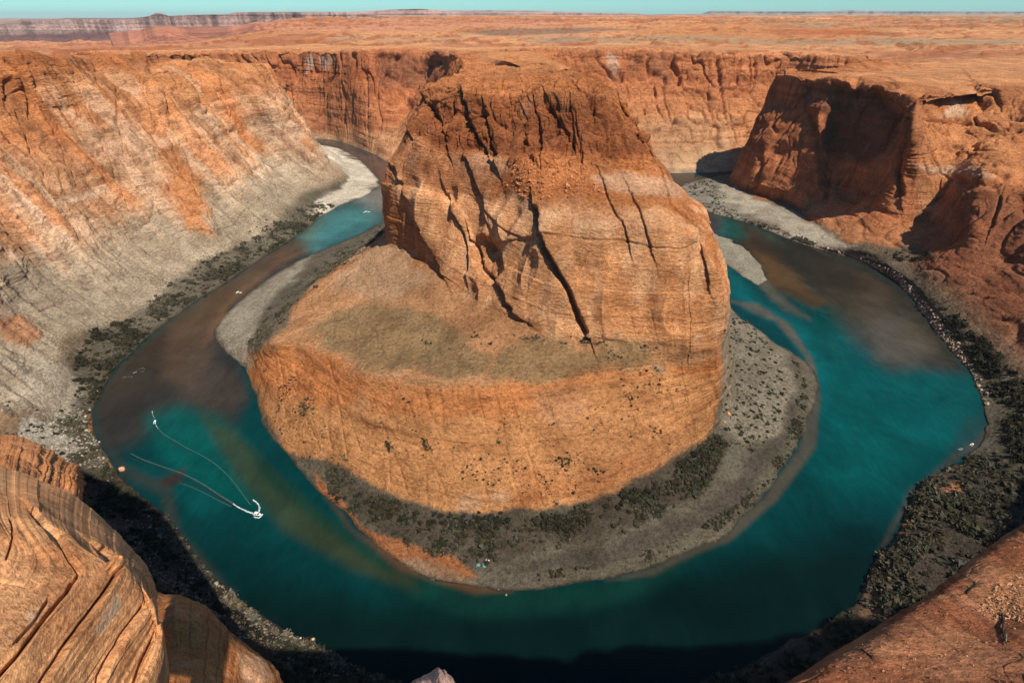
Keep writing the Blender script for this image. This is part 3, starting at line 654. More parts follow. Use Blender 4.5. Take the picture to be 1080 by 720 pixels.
# ================================================================ THE FAR CANYON WALL
def fcol(shore, rim, fr=((.0,1),(.04,7),(.28,42),(.42,85),(.66,125),(.86,160))):
    s = P(*shore) if shore[0] != 'w' else list(shore[1:]); r = P(*rim) if rim[0] != 'w' else list(rim[1:])
    s = np.array(s, float); r = np.array(r, float); k = r[2]/220.0
    out = [[s[0]+(s[0]-r[0])*.01, s[1]+(s[1]-r[1])*.02-2, -2]]
    for f, zz in fr: out.append([*(s[:2]+(r[:2]-s[:2])*f), zz*k if zz > 10 else zz])
    out.append(list(r)); return out
ST = ((.0,1),(.05,7),(.25,45),(.45,100),(.62,140),(.80,170))
F = [
 fcol(W(-1500,1600,1),W(-1500,1680,208)), fcol(W(-980,1575,1),W(-1000,1640,210)),
 fcol((335,146,1),(296,54,214),ST), fcol((365,151,1),(340,54,217),ST), fcol((395,162,1),(385,54,222),ST),
 fcol((412,172,1),W(-240,1590,219.6),ST), fcol(W(-245,1225,1),(475,57,224),ST), fcol(W(-200,1190,1),(487,58,228),ST), fcol(W(0,1200,1),(540,56,226),ST),
 fcol(W(240,1230,1),(588,54,226)), fcol(W(300,1195,1),(650,53,224)), fcol((705,182,1),(710,54,222)), fcol((768,180,1),(770,56,220)),
 fcol(W(640,1270,1),(830,58,217)), fcol(W(760,1280,1),(872,62,213)), fcol(W(880,1300,1),W(900,1400,211)),
]
for col in F:
    rx, ry, rz = col[-1]; r0 = math.hypot(rx, ry)
    for k_, dz in ((150, 1), (600, -14)):
        q = (rx*(1+k_/r0), ry*(1+k_/r0)); col.append([*q, float(zplain(*q))+dz if k_ > 200 else rz+dz])
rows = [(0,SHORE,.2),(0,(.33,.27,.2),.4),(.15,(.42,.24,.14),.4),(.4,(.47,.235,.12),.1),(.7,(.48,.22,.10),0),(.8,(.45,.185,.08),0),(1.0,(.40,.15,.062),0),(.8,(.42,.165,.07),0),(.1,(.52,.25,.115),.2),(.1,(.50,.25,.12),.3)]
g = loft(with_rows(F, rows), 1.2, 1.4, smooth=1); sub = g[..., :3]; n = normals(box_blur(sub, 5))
if n[..., 2].mean() < 0: n = -n
c = g[..., 3].copy(); x, y, z = sub[..., 0], sub[..., 1], sub[..., 2]; px, py, _ = proj(x, y, z); shorew = sstep(0.5, 18, z)
d = rock_relief(sub, n, c, joint=2.0, big=1.6, ledge=1.5)
d += sstep(20, 60, z)*c*(9*fbm(x/38, y/60, z/300, 3)-9*np.exp(-(np.abs(vnoise(x/45, y/80, z/400))/.09)**2))
wpx = px+2.0*fbm(x/16, y/16, z/16, 3); wpy = py+2.0*fbm(x/16+9, y/16, z/16, 3)
for poly, dep in (([(400,58),(424,56),(428,84),(412,90),(400,80)], 16.0), ([(436,62),(472,60),(462,88),(444,92)], 14.0), ([(422,98),(430,92),(428,126),(418,128)], 9.0)):
    d -= dep*poly_mask(wpx, wpy, poly, 3.0)
d *= shorew
pos, nn, steep = finish(sub, d, n); x, y, z = pos[..., 0], pos[..., 1], pos[..., 2]
cols = g[..., 4:7].copy(); scr = g[..., 7].copy(); px2, py2, _ = proj(x, y, z)
cols, scr = blend_patches(cols, scr, px2, py2, pos, [
 ([(285,60),(480,58),(470,100),(400,140),(330,140)], (.42,.14,.06), .55, 0, 8),
 ([(398,58),(475,58),(460,92),(400,92)], (.22,.10,.06), .7, 0, 4),  # shade of the alcove painted into the wall colour
 ([(420,150),(380,140),(350,140),(335,146),(412,172)], (.50,.26,.14), .7, .1, 6),
 ([(322,60),(330,58),(328,75),(322,80)], (.58,.42,.32), .7, 0, 2), ([(335,62),(352,58),(345,74),(338,72)], (.58,.42,.32), .6, 0, 2),
 ([(640,58),(652,56),(654,82),(642,84)], (.58,.42,.32), .6, 0, 2.5), ([(660,60),(672,60),(672,82),(662,80)], (.30,.13,.07), .6, 0, 3),
 ([(684,56),(704,56),(706,84),(690,84)], (.28,.12,.065), .7, 0, 3),
 ([(660,130),(720,122),(775,128),(768,150),(700,160)], (.46,.27,.15), .7, 0, 6), ([(690,160),(770,150),(768,182),(700,182)], (.47,.31,.18), .7, .2, 5)])
cols = cols*(1+0.40*fbm(x/300, y/300, z/9, 4)[..., None]*np.array([.8, 1.0, 1.15], np.float32)); cols = cols*(1+0.28*fbm(x/50, y/50, z/50, 5)[..., None])
cols = warm(cols)
far = grid_obj('far_canyon_wall', pos, M_ROCK, cols, {'steep': steep, 'scrub': scr*(1-steep)}); tag(far, kind='structure'); BODIES['far'] = (pos, cols, steep)

# ================================================================ THE DESERT to the horizon
az = np.radians(np.linspace(-62, 62, 900)); rr = np.geomspace(1250, 60000, 420)
A, RR = np.meshgrid(az, rr)
azd = np.degrees(A)
rin = np.interp(azd, [-62, -19, -13, -5, 3, 20, 27, 32, 62], [1950, 1980, 1760, 1680, 1600, 1680, 1660, 1540, 1340])
RR = rin*(60000/rin)**((np.log(RR/1250))/np.log(60000/1250))
x = RR*np.sin(A); y = RR*np.cos(A); z = zplain(x, y)
lr = np.log(RR)
rough = 0.0035*RR*(sstep(1700, 3000, RR))
z = z+np.minimum(rough, 40)*(0.55*fbm(x/900, y/900, 0*x, 5)+0.35*np.abs(fbm(x/300, y/300, 0*x+4, 4)))+3.0*fbm(x/120, y/120, 0*x, 5)
z += sstep(2200, 3200, RR)*np.minimum(RR*.0022, 22)*(layers(fbm(x/1500, y/800, 0*x+9, 4)*10, 1.0, .2, 4))*0.7
cols = np.zeros(x.shape+(3,), np.float32)+np.array((.58,.25,.10), np.float32)
t1 = fbm(x/2600, y/1500, 0*x, 6, .6); t2 = fbm(x/1100+7, y/700, 0*x, 6, .65)
cols = lerp3(cols, (.38,.27,.16), sstep(.0, .15, t1)*.9*sstep(1900, 2600, RR)); cols = lerp3(cols, (.66,.34,.17), sstep(.05, .25, -t1)*.7)
cols = lerp3(cols, (.36,.15,.08), sstep(.08, .25, t2)*.85); cols = cols*(1+.3*t2[..., None])
lft = 1-sstep(-30, -14, azd)
cols = lerp3(cols, (.40,.15,.09), lft*sstep(-.2, .2, t2)*.6)
z += sstep(1500, 1900, RR)*(1-sstep(6000, 12000, RR))*(9.0*layers(fbm(x/420, y/420, 0*x+3, 5)*9, 1.0, .15, 6)+12*(.5-np.abs(fbm(x/260, y/260, 0*x+8, 5))*2))*(1+sstep(2500, 5000, RR)*1.2)
z = z-16*(1-sstep(0, 260, RR-rin))
gpl = np.stack([x, y, z], -1)
pxd, pyd, _ = proj(x, y, z)
cols, _s = blend_patches(cols, np.full(x.shape, .35, np.float32), pxd, pyd, gpl*.05, [
 ([(480,34),(560,31),(640,29),(670,31),(600,36),(520,38)], (.20,.15,.11), .8, None, 1.5), ([(540,39),(760,40),(1080,42),(1080,48),(760,46),(560,44)], (.36,.27,.17), .75, None, 2.5),  # first band is a cloud shadow painted into the desert colour
 ([(180,26),(330,24),(460,20),(560,22),(640,27),(420,32),(200,34)], (.58,.27,.17), .7, None, 3), ([(800,31),(870,31),(930,34),(880,37),(820,36)], (.45,.15,.06), .9, None, 1.2),
 ([(700,50),(900,52),(1080,56),(1080,60),(900,57),(720,54)], (.40,.16,.07), .6, None, 2), ([(900,62),(1080,66),(1080,72),(930,68)], (.42,.17,.075), .7, None, 1.5), ([(720,22),(900,21),(1080,26),(1080,30),(880,26)], (.62,.30,.14), .7, None, 2),
 ([(260,50),(420,46),(480,50),(420,54),(300,55)], (.58,.28,.12), .6, None, 2), ([(350,38),(520,40),(470,44),(340,42)], (.40,.29,.18), .6, None, 2)])
nrm = normals(gpl); sl_ = sstep(.012, .05, 1-np.abs(nrm[..., 2])); cols = lerp3(cols, (.38,.125,.045), sl_*.75); cols = cols*.86
steep = 1-sstep(.8, .95, np.abs(nrm[..., 2]))
cols = warm(cols)
des = grid_obj('desert_plateau', gpl.astype(np.float32), M_ROCK, cols, {'steep': steep.astype(np.float32), 'scrub': np.full(x.shape, .35, np.float32)})
tag(des, kind='structure')

# ================================================================ FAR MESAS
def mesa(name, az_px, top_py, dist, base_z, run, seed, colu, coll, slope=.45):
    pxs = np.linspace(az_px[0], az_px[-1], int((az_px[-1]-az_px[0])*3)); tops = np.interp(pxs, az_px, top_py)
    NVr = 70; rowsg = []
    X0 = (pxs-540)/FPX; ya = (360-tops)/FPX
    dY = cp+ya*sp_; dZ = -sp_+ya*cp
    Yr = dist+dist*.10*fbm(pxs/45+seed, 0*pxs, 0*pxs, 4); t = Yr/dY
    tx, tz = X0*t, CAM_Z+dZ*t
    hgt = tz-base_z
    nx = fbm(pxs/16+seed, 0*pxs, 0*pxs+2, 4)
    for k in range(NVr):
        f = k/(NVr-1)
        if f < .72:
            q = f/.72; zz = base_z+hgt*q
            off = run*(np.where(q < slope, (1-q/slope)*.8+.2, .2*(1-(q-slope)/(1-slope))))
            ww = (1-q*.35)*(1-abs(q-.5)*.3)
            off = off+ww*run*.16*nx+run*.015*fbm(pxs/3+seed, 0*pxs+zz/90, 0*pxs, 3)+run*.02*layers(zz+0*pxs, hgt.mean()/7, .2, seed)
            rowsg.append(np.stack([tx*(1-off/dist), Yr-off, zz+0*pxs], -1))
        else:
            q = (f-.72)/.28; rowsg.append(np.stack([tx*(1+q*.8), Yr*(1+q*.8), tz-hgt*.06*q], -1))
    g = np.array(rowsg, np.float32); x, y, z = g[..., 0], g[..., 1], g[..., 2]
    q = (z-base_z)/hgt[None]
    cols = np.zeros(g.shape, np.float32)+np.array(coll, np.float32)
    cols = lerp3(cols, colu, sstep(.42, .55, q+.06*fbm(x/400, y/400, z/60, 3)))
    cols = cols*(1+.30*fbm(x/600, y/600, z/900, 4)[..., None]+.28*layers(z+0*x, hgt.mean()/11, .3, seed+3)[..., None])
    st = 1-sstep(.6, .9, np.abs(normals(g)[..., 2]))
    o = grid_obj(name, g, M_FAR, cols, {'steep': st, 'scrub': 0*st}); tag(o, kind='structure'); return o
M_FAR = rock_material('mesa_rock', unit=14.0, streak=.12, band=.35, bump=.6)
mesa('mesa_cliffs', [-60,0,20,24,60,70,140,158,164,170,178,200,240,250,330,375,400,430], [28,26,25,22,22,20,20,17,14,14,17,16,15,13,12.5,13,17,20], 6500, 20, 900, 3, (.34,.22,.19), (.20,.095,.085))
mesa('far_mesa', [340,370,420,440,480,560,575,650,660,700,760], [15,13,10,9.5,12,13,12,14.5,14,17,18], 14000, 200, 1800, 8, (.40,.23,.18), (.36,.20,.14))
mesa('distant_mesa', [430,470,520,570,600,660,668,680,740,750,800,870,890,910,960,1020,1080,1140], [12.5,11.5,11,11.5,13.5,15.5,14.5,16,14.5,11.5,12,12.5,10.8,11.3,12,12.5,12.5,13], 24000, 180, 2500, 21, (.25,.20,.18), (.28,.18,.14))
mesa('desert_ridge', [120,150,165,178,200,240,272,300,330,350], [50,44,36,35,38,37,31,38,47,52], 3300, 140, 500, 31, (.42,.16,.09), (.40,.17,.10), slope=.8)
mesa('desert_ridge', [420,450,500,560,600,640,680,760,820,900,960,1030,1080,1120], [26,23,21,23,20,18.5,22,21,18,19.5,21,20,23,24], 5200, 180, 700, 44, (.55,.24,.11), (.52,.25,.13), slope=.7)

# ================================================================ THE AIR over the desert
hm = bpy.data.materials.new('haze_air'); hm.use_nodes = True; t = hm.node_tree; t.nodes.remove(t.nodes['Principled BSDF'])
pv = N(t, 'ShaderNodeVolumePrincipled'); pv.inputs['Color'].default_value = (.72, .86, .90, 1); pv.inputs['Density'].default_value = 1.3e-5
t.links.new(pv.outputs[0], t.nodes['Material Output'].inputs['Volume'])
hv = [(a, b, c_) for a in (-64000, 64000) for b in (-3000, 64000) for c_ in (-3, 520)]
hz = mesh_from('haze', hv, [(0,1,3,2),(4,6,7,5),(0,4,5,1),(2,3,7,6),(0,2,6,4),(1,5,7,3)], hm); tag(hz, kind='stuff')

# ================================================================ THE RIVER
M_ = 2.2
gx = np.arange(-1100, 1000, M_); gy = np.arange(60, 1900, M_)
X, Y = np.meshgrid(gx, gy); Z = np.zeros_like(X)
px, py, _ = proj(X, Y, Z)
wpx = px+5*fbm(X/60, Y/60, Z, 4); wpy = py+4*fbm(X/60+30, Y/60, Z, 4)
TEAL = (.001,.060,.060); DEEP_SHADE = (.0008,.014,.0145); RIM_SHADE = (.001,.0080,.0072)  # dark lower water: depth colour, with the near rim's shadow painted in
cols = np.zeros(X.shape+(3,), np.float32)+np.array((.0008,.028,.029), np.float32)
wp = [
 ([(-50,800),(150,540),(250,580),(400,625),(620,630),(780,590),(900,540),(990,600),(900,800)], DEEP_SHADE, .9, 42),
 ([(200,800),(255,630),(420,640),(600,632),(760,598),(860,575),(940,570),(980,800)], RIM_SHADE, .95, 30),
 ([(860,330),(960,340),(1060,420),(1050,470),(960,510),(890,520),(850,470),(862,390)], (.0006,.054,.054), .9, 38),
 ([(765,285),(800,315),(850,345),(880,400),(870,430),(855,390),(830,345),(770,315)], (.0008,.070,.074), .9, 9),
 ([(95,420),(150,360),(250,290),(350,225),(415,170),(420,230),(330,262),(240,330),(250,380),(262,420),(240,470),(170,455),(110,480)], (.022,.0195,.016), .95, 12),
 ([(180,345),(240,300),(290,270),(330,245),(300,275),(240,320),(230,350),(222,385),(200,410),(170,400)], (.058,.039,.024), .8, 12),
 ([(240,345),(236,325),(290,282),(322,264),(300,272),(252,306),(224,338),(214,366)], (.11,.062,.032), .7, 5),
 ([(195,380),(250,388),(262,420),(230,440),(190,430)], (.046,.033,.023), .7, 12),
 ([(316,250),(345,228),(372,215),(395,218),(402,232),(370,248),(330,264)], (.045,.16,.145), .85, 13),
 ([(365,200),(392,195),(412,200),(410,225),(385,220)], (.14,.16,.15), .75, 8),
 ([(335,145),(415,170),(412,200),(400,190),(370,168)], (.085,.050,.042), .8, 5),
 ([(155,440),(190,430),(235,440),(262,470),(300,520),(310,550),(250,530),(190,500),(160,470)], (.0008,.056,.050), .95, 13),
 ([(120,492),(160,488),(200,500),(240,530),(215,545),(180,520),(150,505)], (.0008,.046,.047), .9, 8),
 ([(215,440),(250,455),(290,500),(335,545),(380,580),(440,610),(440,625),(370,600),(300,560),(250,500)], (.030,.034,.012), .7, 9),
 ([(262,470),(310,515),(360,560),(420,600),(400,600),(330,550),(280,505)], (.006,.030,.018), .8, 6),
 ([(440,600),(520,620),(640,612),(760,570),(700,620),(600,645),(500,650),(430,630)], (.003,.026,.018), .75, 11),
 ([(330,500),(365,555),(420,600),(500,625),(540,622),(500,612),(430,592),(370,560)], (.10,.045,.02), .8, 5),
 ([(165,505),(185,495),(196,492),(192,505),(172,515)], (.035,.016,.012), .8, 4),
 ([(860,380),(853,430),(842,470),(805,525),(755,568),(690,598),(640,610),(690,606),(770,572),(820,525),(858,470),(866,420)], (.055,.045,.032), .85, 3.5),
 ([(765,318),(800,322),(835,345),(858,380),(862,410),(850,375),(820,340),(780,322)], (.085,.065,.045), .85, 4),
 ([(705,183),(770,185),(740,190),(722,200),(720,216),(705,200)], (.020,.022,.020), .95, 4),
 ([(722,216),(800,236),(900,268),(960,308),(1000,360),(1020,395),(975,390),(900,330),(830,290),(760,262),(735,240)], (.020,.018,.014), .95, 9),
 ([(790,228),(815,245),(828,255),(815,256),(790,242)], (.002,.045,.038), .5, 6), ([(755,228),(775,232),(790,250),(778,256),(760,246)], (.002,.05,.04), .8, 5),
 ([(790,262),(812,270),(850,300),(880,320),(860,325),(830,310),(808,300)], (.07,.038,.017), .85, 7),
 ([(870,300),(930,310),(985,350),(1000,385),(940,390),(900,360),(880,330)], (.034,.030,.022), .85, 14),
 ([(910,330),(960,335),(985,370),(960,388),(925,380)], (.062,.055,.040), .8, 11),
 ([(795,290),(812,300),(838,325),(856,338),(830,330),(800,304)], (.085,.07,.05), .6, 4),
 ([(1020,440),(1045,440),(1045,470),(1000,490),(1010,465)], (.010,.035,.033), .8, 9),
 ([(1050,440),(1042,470),(1020,480),(975,510),(962,530),(940,560),(928,590),(905,640),(920,600),(935,560),(960,515),(1000,485),(1030,465)], (.045,.036,.026), .7, 4),
 ([(95,440),(115,470),(122,500),(170,520),(172,560),(215,610),(260,645),(225,600),(190,560),(180,510),(130,490),(105,450)], (.028,.030,.024), .7, 6),
]
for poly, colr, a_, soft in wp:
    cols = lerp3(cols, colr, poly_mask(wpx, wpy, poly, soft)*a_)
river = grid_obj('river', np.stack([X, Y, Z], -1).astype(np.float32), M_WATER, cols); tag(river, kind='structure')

# the gravel bar on the right
def bar(name, poly, zt, colr):
    poly = np.array(poly, float); n_ = 70
    x0, y0 = np.array([P(a, b, 0)[:2] for a, b in poly]).min(0)-10; x1, y1 = np.array([P(a, b, 0)[:2] for a, b in poly]).max(0)+10
    gx = np.arange(x0, x1, 1.1); gy = np.arange(y0, y1, 1.6); X, Y = np.meshgrid(gx, gy); px, py, _ = proj(X, Y, 0*X)
    m = poly_mask(px, py, poly, 3.0, 1.5, np.stack([X, Y, 0*X], -1), 12)
    Z = -1.2+(zt+1.2)*m+.35*fbm(X/8, Y/8, 0*X, 4)*m
    cl = np.zeros(X.shape+(3,), np.float32)+np.array(colr, np.float32); cl *= (.45+.55*sstep(.05, .8, Z))[..., None]*(1+.3*fbm(X/14, Y/30, 0*X, 4))[..., None]
    o = grid_obj(name, np.stack([X, Y, Z], -1).astype(np.float32), M_ROCK, cl, {'steep': 0*X, 'scrub': 0*X+.3}); tag(o, kind='structure')
bar('gravel_bar', [(728,236),(745,243),(765,250),(785,262),(802,280),(809,296),(800,300),(788,294),(770,282),(752,270),(735,262)], 1.6, (.27,.25,.19))

# ================================================================ FOREGROUND LEDGES
def surf(body, px, py, near=True):
    """the visible place of a finished grid seen at this spot"""
    pos = BODIES[body][0].reshape(-1, 3); a, b, f = PROJ.setdefault(body, proj(pos[:, 0], pos[:, 1], pos[:, 2]))
    d2 = (a-px)**2+(b-py)**2; i = np.flatnonzero(d2 < 9.0)
    if len(i) == 0: i = np.array([np.argmin(d2)])
    j = i[np.argmin(f[i]+d2[i]*2)] if near else i[np.argmin(d2[i])]
    return pos[j].copy()
PROJ = {}
def ledge(name, ctrl, label, colr, su, sv, beds=(6.0, .16), rough=.10, gran=1.0, cat='rock ledge', pale=.3, seed=0, cracks=(), patches=()):
    """ctrl[u][v] = (px, py, drop below the camera): beds run along v and stack along u"""
    rows = []
    if name == 'sandstone_ledge': ctrl = [[(a, b, dd if (dd > 7.5 or ui > 7) else 4.2+.5*(dd-4.2)+.10*ui) for a, b, dd in col] for ui, col in enumerate(ctrl)]
    for ui, col in enumerate(ctrl):
        rows.append([P(a, b, CAM_Z-dd)+[ui] for a, b, dd in col])
    ctrl = np.array(rows, float); nc, nr, k = ctrl.shape; ctrl[:, :, 3] += 0
    tu = np.linspace(0, nc-1, su); tv = np.linspace(0, nr-1, sv)
    g = np.stack([cr(ctrl[:, r], tu) for r in range(nr)]); g = np.stack([cr(g[:, j], tv) for j in range(su)], 1)   # sv, su, k
    sub = g[..., :3].astype(np.float32); n = normals(box_blur(sub, 6))
    view = sub-np.array([0, 0, CAM_Z]); flip = np.sign((n*view).sum(-1)); 
    if np.median(flip) > 0: n = -n
    x, y, z = sub[..., 0], sub[..., 1], sub[..., 2]-290
    uu = g[..., 3].astype(np.float32)+.03*fbm(x/1.6, y/1.6, z/1.6+seed, 3)
    nb, amp = beds
    amp = amp*(.25+.75*sstep(1.3, 2.6, uu)) if name == 'sandstone_ledge' else amp
    d = amp*layers(uu*nb, 1.0, .22, seed)+amp*.40*layers(uu*nb*2.7+seed, 1.0, .25, seed+1)
    d = d*(.6+.5*vnoise(x/.7, y/.7, z/.7+seed))
    d += rough*(1.6*fbm(x/1.5, y/1.5, z/1.5+seed, 4)+.55*fbm(x/.35, y/.35, z/.35, 4)+.2*fbm(x/.08, y/.08, z/.08, 3))
    blk = vnoise(x/.45+seed, y/.45, z/.45); d += rough*.35*np.round(blk*4)/4*(name != 'sandstone_ledge')
    px, py, _ = proj(sub[..., 0], sub[..., 1], sub[..., 2]); wx = px+2.5*fbm(x/.4, y/.4, z/.4, 3); wy = py+2.5*fbm(x/.4+9, y/.4, z/.4, 3)
    for line, wd, dep, stp in cracks:
        dist, side = line_dist(wx, wy, line, 60); e = np.exp(-(dist/wd)**2); d -= e*dep; d += stp*np.clip(side, 0, 1)*np.exp(-(dist/22)**2)*(1-e)
    pos = (sub+n*d[..., None]).astype(np.float32); x, y, z = pos[..., 0], pos[..., 1], pos[..., 2]-290
    cols = np.zeros(pos.shape, np.float32)+np.array(colr, np.float32)
    p1 = fbm(x/.7+seed, y/.7, z/.7, 5); bandc = layers(uu*nb*.9, 1.0, .3, seed+5)*(.5+.5*vnoise(x/.5, y/.5, z/.5+3))
    cols = lerp3(cols, (.62,.36,.20), sstep(.02, .4, p1)*pale*1.6); cols = lerp3(cols, (.40,.15,.06), sstep(.05, .4, -p1)*.5)
    cols = cols*(1+.11*bandc[..., None]*sstep(1.8, 3.0, uu)[..., None])*(1-.30*(layers(uu*11+.25*vnoise(x/.3, y/.3, z/.3), 1.0, .3, 77) > .55)*sstep(1.8, 3.0, uu))[..., None]*(1+.16*fbm(x/.12, y/.12, z/.12, 4)[..., None])
    for poly, c2, a, soft in patches: cols = lerp3(cols, c2, poly_mask(wx, wy, poly, soft)*a)
    st = 1-sstep(.5, .85, np.abs(normals(pos)[..., 2]))
    cols = warm(cols)
    o = grid_obj(name, pos, M_FORE, cols, {'steep': st, 'scrub': 0*st}); tag(o, label, cat); BODIES[label] = (pos, cols, st); return o
ledge('sandstone_ledge', [
  [(-160,480,8.0),(-120,520,4.6),(-100,570,4.0),(-160,640,3.3),(-230,740,2.9),(-300,900,2.6)],
  [(-50,470,8.5),(-30,532,5.0),(-20,575,4.3),(-70,650,3.5),(-140,750,3.0),(-200,900,2.7)],
  [(0,490,9.5),(4,541,5.3),(30,590,4.5),(-20,660,3.7),(-90,760,3.1),(-140,900,2.8)],
  [(40,505,9.8),(38,547,5.4),(84,606,4.7),(30,678,3.9),(-35,765,3.3),(-90,900,2.9)],
  [(75,520,10),(72,566,5.5),(124,602,5.0),(80,668,4.3),(12,765,3.6),(-30,900,3.1)],
  [(112,550,10.5),(112,588,5.7),(152,628,5.4),(108,692,4.8),(60,770,4.2),(20,900,3.7)],
  [(150,590,11),(140,603,6.0),(163,655,5.9),(142,705,5.5),(104,775,5.0),(70,900,4.6)],
  [(165,620,12),(157,620,6.6),(174,690,6.6),(168,728,6.4),(150,790,6.2),(120,900,6.0)],
  [(160,640,16),(158,645,11),(176,712,11),(172,745,11),(165,800,11),(150,900,11)]],
  'bright orange layered sandstone ledge with deep slanting cracks filling the bottom left corner', (.88,.45,.21), 1300, 1000,
  beds=(4.6, .017), rough=.018, seed=2, pale=.30,
  cracks=[([(34,543),(45,556),(62,568),(72,588),(84,604),(70,625),(45,655),(20,690),(0,712),(-20,735)], 1.6, .15, .06),
          ([(104,582),(114,590),(124,602),(112,622),(95,645),(70,678),(45,715),(30,740)], 1.7, .16, .06),
          ([(152,640),(135,662),(118,690),(100,725)], 1.6, .14, .05), ([(160,672),(150,695),(140,725)], 1.4, .12, .04),
          ([(0,612),(30,618),(50,616),(80,610)], 1.2, .06, .0), ([(52,630),(40,650),(15,680)], 1.3, .07, .03), ([(10,548),(14,565),(8,590)], 1.2, .06, .02)],
  patches=[([(0,600),(50,615),(70,622),(30,680),(0,700)], (.62,.33,.17), .4, 8), ([(110,640),(120,625),(128,640),(105,668),(95,672)], (.60,.44,.32), .7, 3), ([(28,648),(45,640),(40,655),(30,662)], (.58,.42,.30), .6, 3)])
ledge('sandstone_outcrop', [
  [(-60,440,26),(-50,462,16),(-60,500,14),(-90,560,12),(-120,620,11)],
  [(-10,455,27),(-10,468,17),(-25,500,15),(-50,560,13),(-80,620,11.5)],
  [(30,465,27),(28,473,18),(20,502,16),(-10,560,14),(-30,620,12.5)],
  [(58,478,28),(55,484,19),(50,510,17.5),(30,560,15),(10,620,13.5)],
  [(80,492,29),(76,496,20),(74,522,18.5),(62,565,16.5),(50,620,15)],
  [(88,505,30),(83,505,21),(82,530,20),(80,575,18.5),(75,620,17)],
  [(88,520,36),(84,512,28),(84,538,28),(84,585,27),(80,630,26)]],
  'smaller brown layered outcrop just behind the bright ledge at the left edge', (.56,.24,.10), 700, 600, beds=(4.0, .14), rough=.12, seed=9,
  patches=[([(0,478),(30,490),(40,500),(0,510)], (.34,.15,.07), .6, 6), ([(20,520),(75,520),(82,550),(20,545)], (.40,.17,.075), .7, 6)])
ledge('sandstone_dome', [
  [(130,600,26),(140,640,17),(130,690,15),(110,760,13)],
  [(170,625,26),(166,650,17),(165,700,15),(150,760,13)],
  [(192,628,27),(188,638,16.5),(190,690,15),(180,760,13)],
  [(215,640,28),(214,646,17),(215,695,15.5),(205,760,13.5)],
  [(240,665,29),(238,668,18),(238,705,16.5),(228,760,14.5)],
  [(262,682,30),(258,686,19),(256,715,17.5),(250,770,15.5)],
  [(290,706,33),(284,712,20),(280,735,19),(275,780,17)],
  [(300,725,38),(292,738,27),(290,755,26),(285,800,25)]],
  'rounded rust coloured sandstone dome below the right end of the bright ledge', (.50,.20,.075), 700, 500, beds=(1.5, .05), rough=.11, seed=14, pale=.15,
  patches=[([(250,690),(270,695),(285,715),(280,722),(262,722),(252,705)], (.60,.38,.24), .7, 4)])
ledge('sandstone_slab', [
  [(826,733,6),(822,727,4.1),(870,770,3.8),(930,860,3.5)],
  [(872,704,6),(868,698,4.2),(920,735,3.85),(1000,810,3.5)],
  [(909,684,6.2),(905,678,4.35),(965,712,3.95),(1050,780,3.55)],
  [(952,655,6.4),(948,649,4.5),(1010,690,4.05),(1100,750,3.6)],
  [(992,626,6.7),(988,620,4.7),(1050,665,4.2),(1150,715,3.7)],
  [(1022,602,7),(1018,596,4.9),(1085,640,4.35),(1200,680,3.8)],
  [(1056,576,7.2),(1052,570,5.1),(1120,612,4.5),(1240,650,3.9)],
  [(1098,551,7.6),(1094,545,5.4),(1160,585,4.7),(1290,610,4.0)],
  [(1154,518,8),(1150,512,5.8),(1220,550,5.0),(1360,570,4.2)]],
  'dull red sloping sandstone slab with loose pebbles and dead twigs in the bottom right corner', (.345,.125,.058), 900, 700, beds=(.8, .006), rough=.040, seed=21, pale=.15,
  patches=[([(1040,620),(1080,585),(1080,655),(1030,640)], (.50,.22,.09), .6, 8), ([(1010,722),(1045,690),(1080,680),(1080,722)], (.36,.15,.075), .7, 8)])
ledge('rock_tip', [
  [(418,746,4.6),(424,728,3.9),(436,766,3.5),(450,846,3.2)],
  [(434,722,4.4),(438,719,3.7),(448,746,3.5),(460,846,3.2)],
  [(448,713,4.3),(452,715,3.6),(458,746,3.4),(466,846,3.1)],
  [(462,706,4.3),(464,710,3.5),(468,741,3.3),(475,846,3.0)],
  [(476,712,4.3),(475,717,3.6),(478,746,3.4),(484,846,3.0)],
  [(490,730,4.8),(484,732,3.9),(488,751,3.7),(496,846,3.4)]],
  'small pale pink rock tip poking up at the bottom edge left of centre', (.80,.50,.38), 360, 340, beds=(1.4, .022), rough=.030, seed=30, cat='rock', pale=.6)

# ================================================================ BRUSH
def ico(sub=1):
    t = (1+5**.5)/2
    v = np.array([(-1,t,0),(1,t,0),(-1,-t,0),(1,-t,0),(0,-1,t),(0,1,t),(0,-1,-t),(0,1,-t),(t,0,-1),(t,0,1),(-t,0,-1),(-t,0,1)], float)
    f = [(0,11,5),(0,5,1),(0,1,7),(0,7,10),(0,10,11),(1,5,9),(5,11,4),(11,10,2),(10,7,6),(7,1,8),(3,9,4),(3,4,2),(3,2,6),(3,6,8),(3,8,9),(4,9,5),(2,4,11),(6,2,10),(8,6,7),(9,8,1)]
    v = [p/np.linalg.norm(p) for p in v]
    for _ in range(sub):
        mid = {}; nf = []
        def m(a, b):
            k = (min(a, b), max(a, b))
            if k not in mid: p = v[a]+v[b]; v.append(p/np.linalg.norm(p)); mid[k] = len(v)-1
            return mid[k]
        for a, b, c_ in f:
            x_, y_, z_ = m(a, b), m(b, c_), m(c_, a); nf += [(a, x_, z_), (b, y_, x_), (c_, z_, y_), (x_, y_, z_)]
        f = nf
    return np.array(v, np.float32), np.array(f, np.int32)
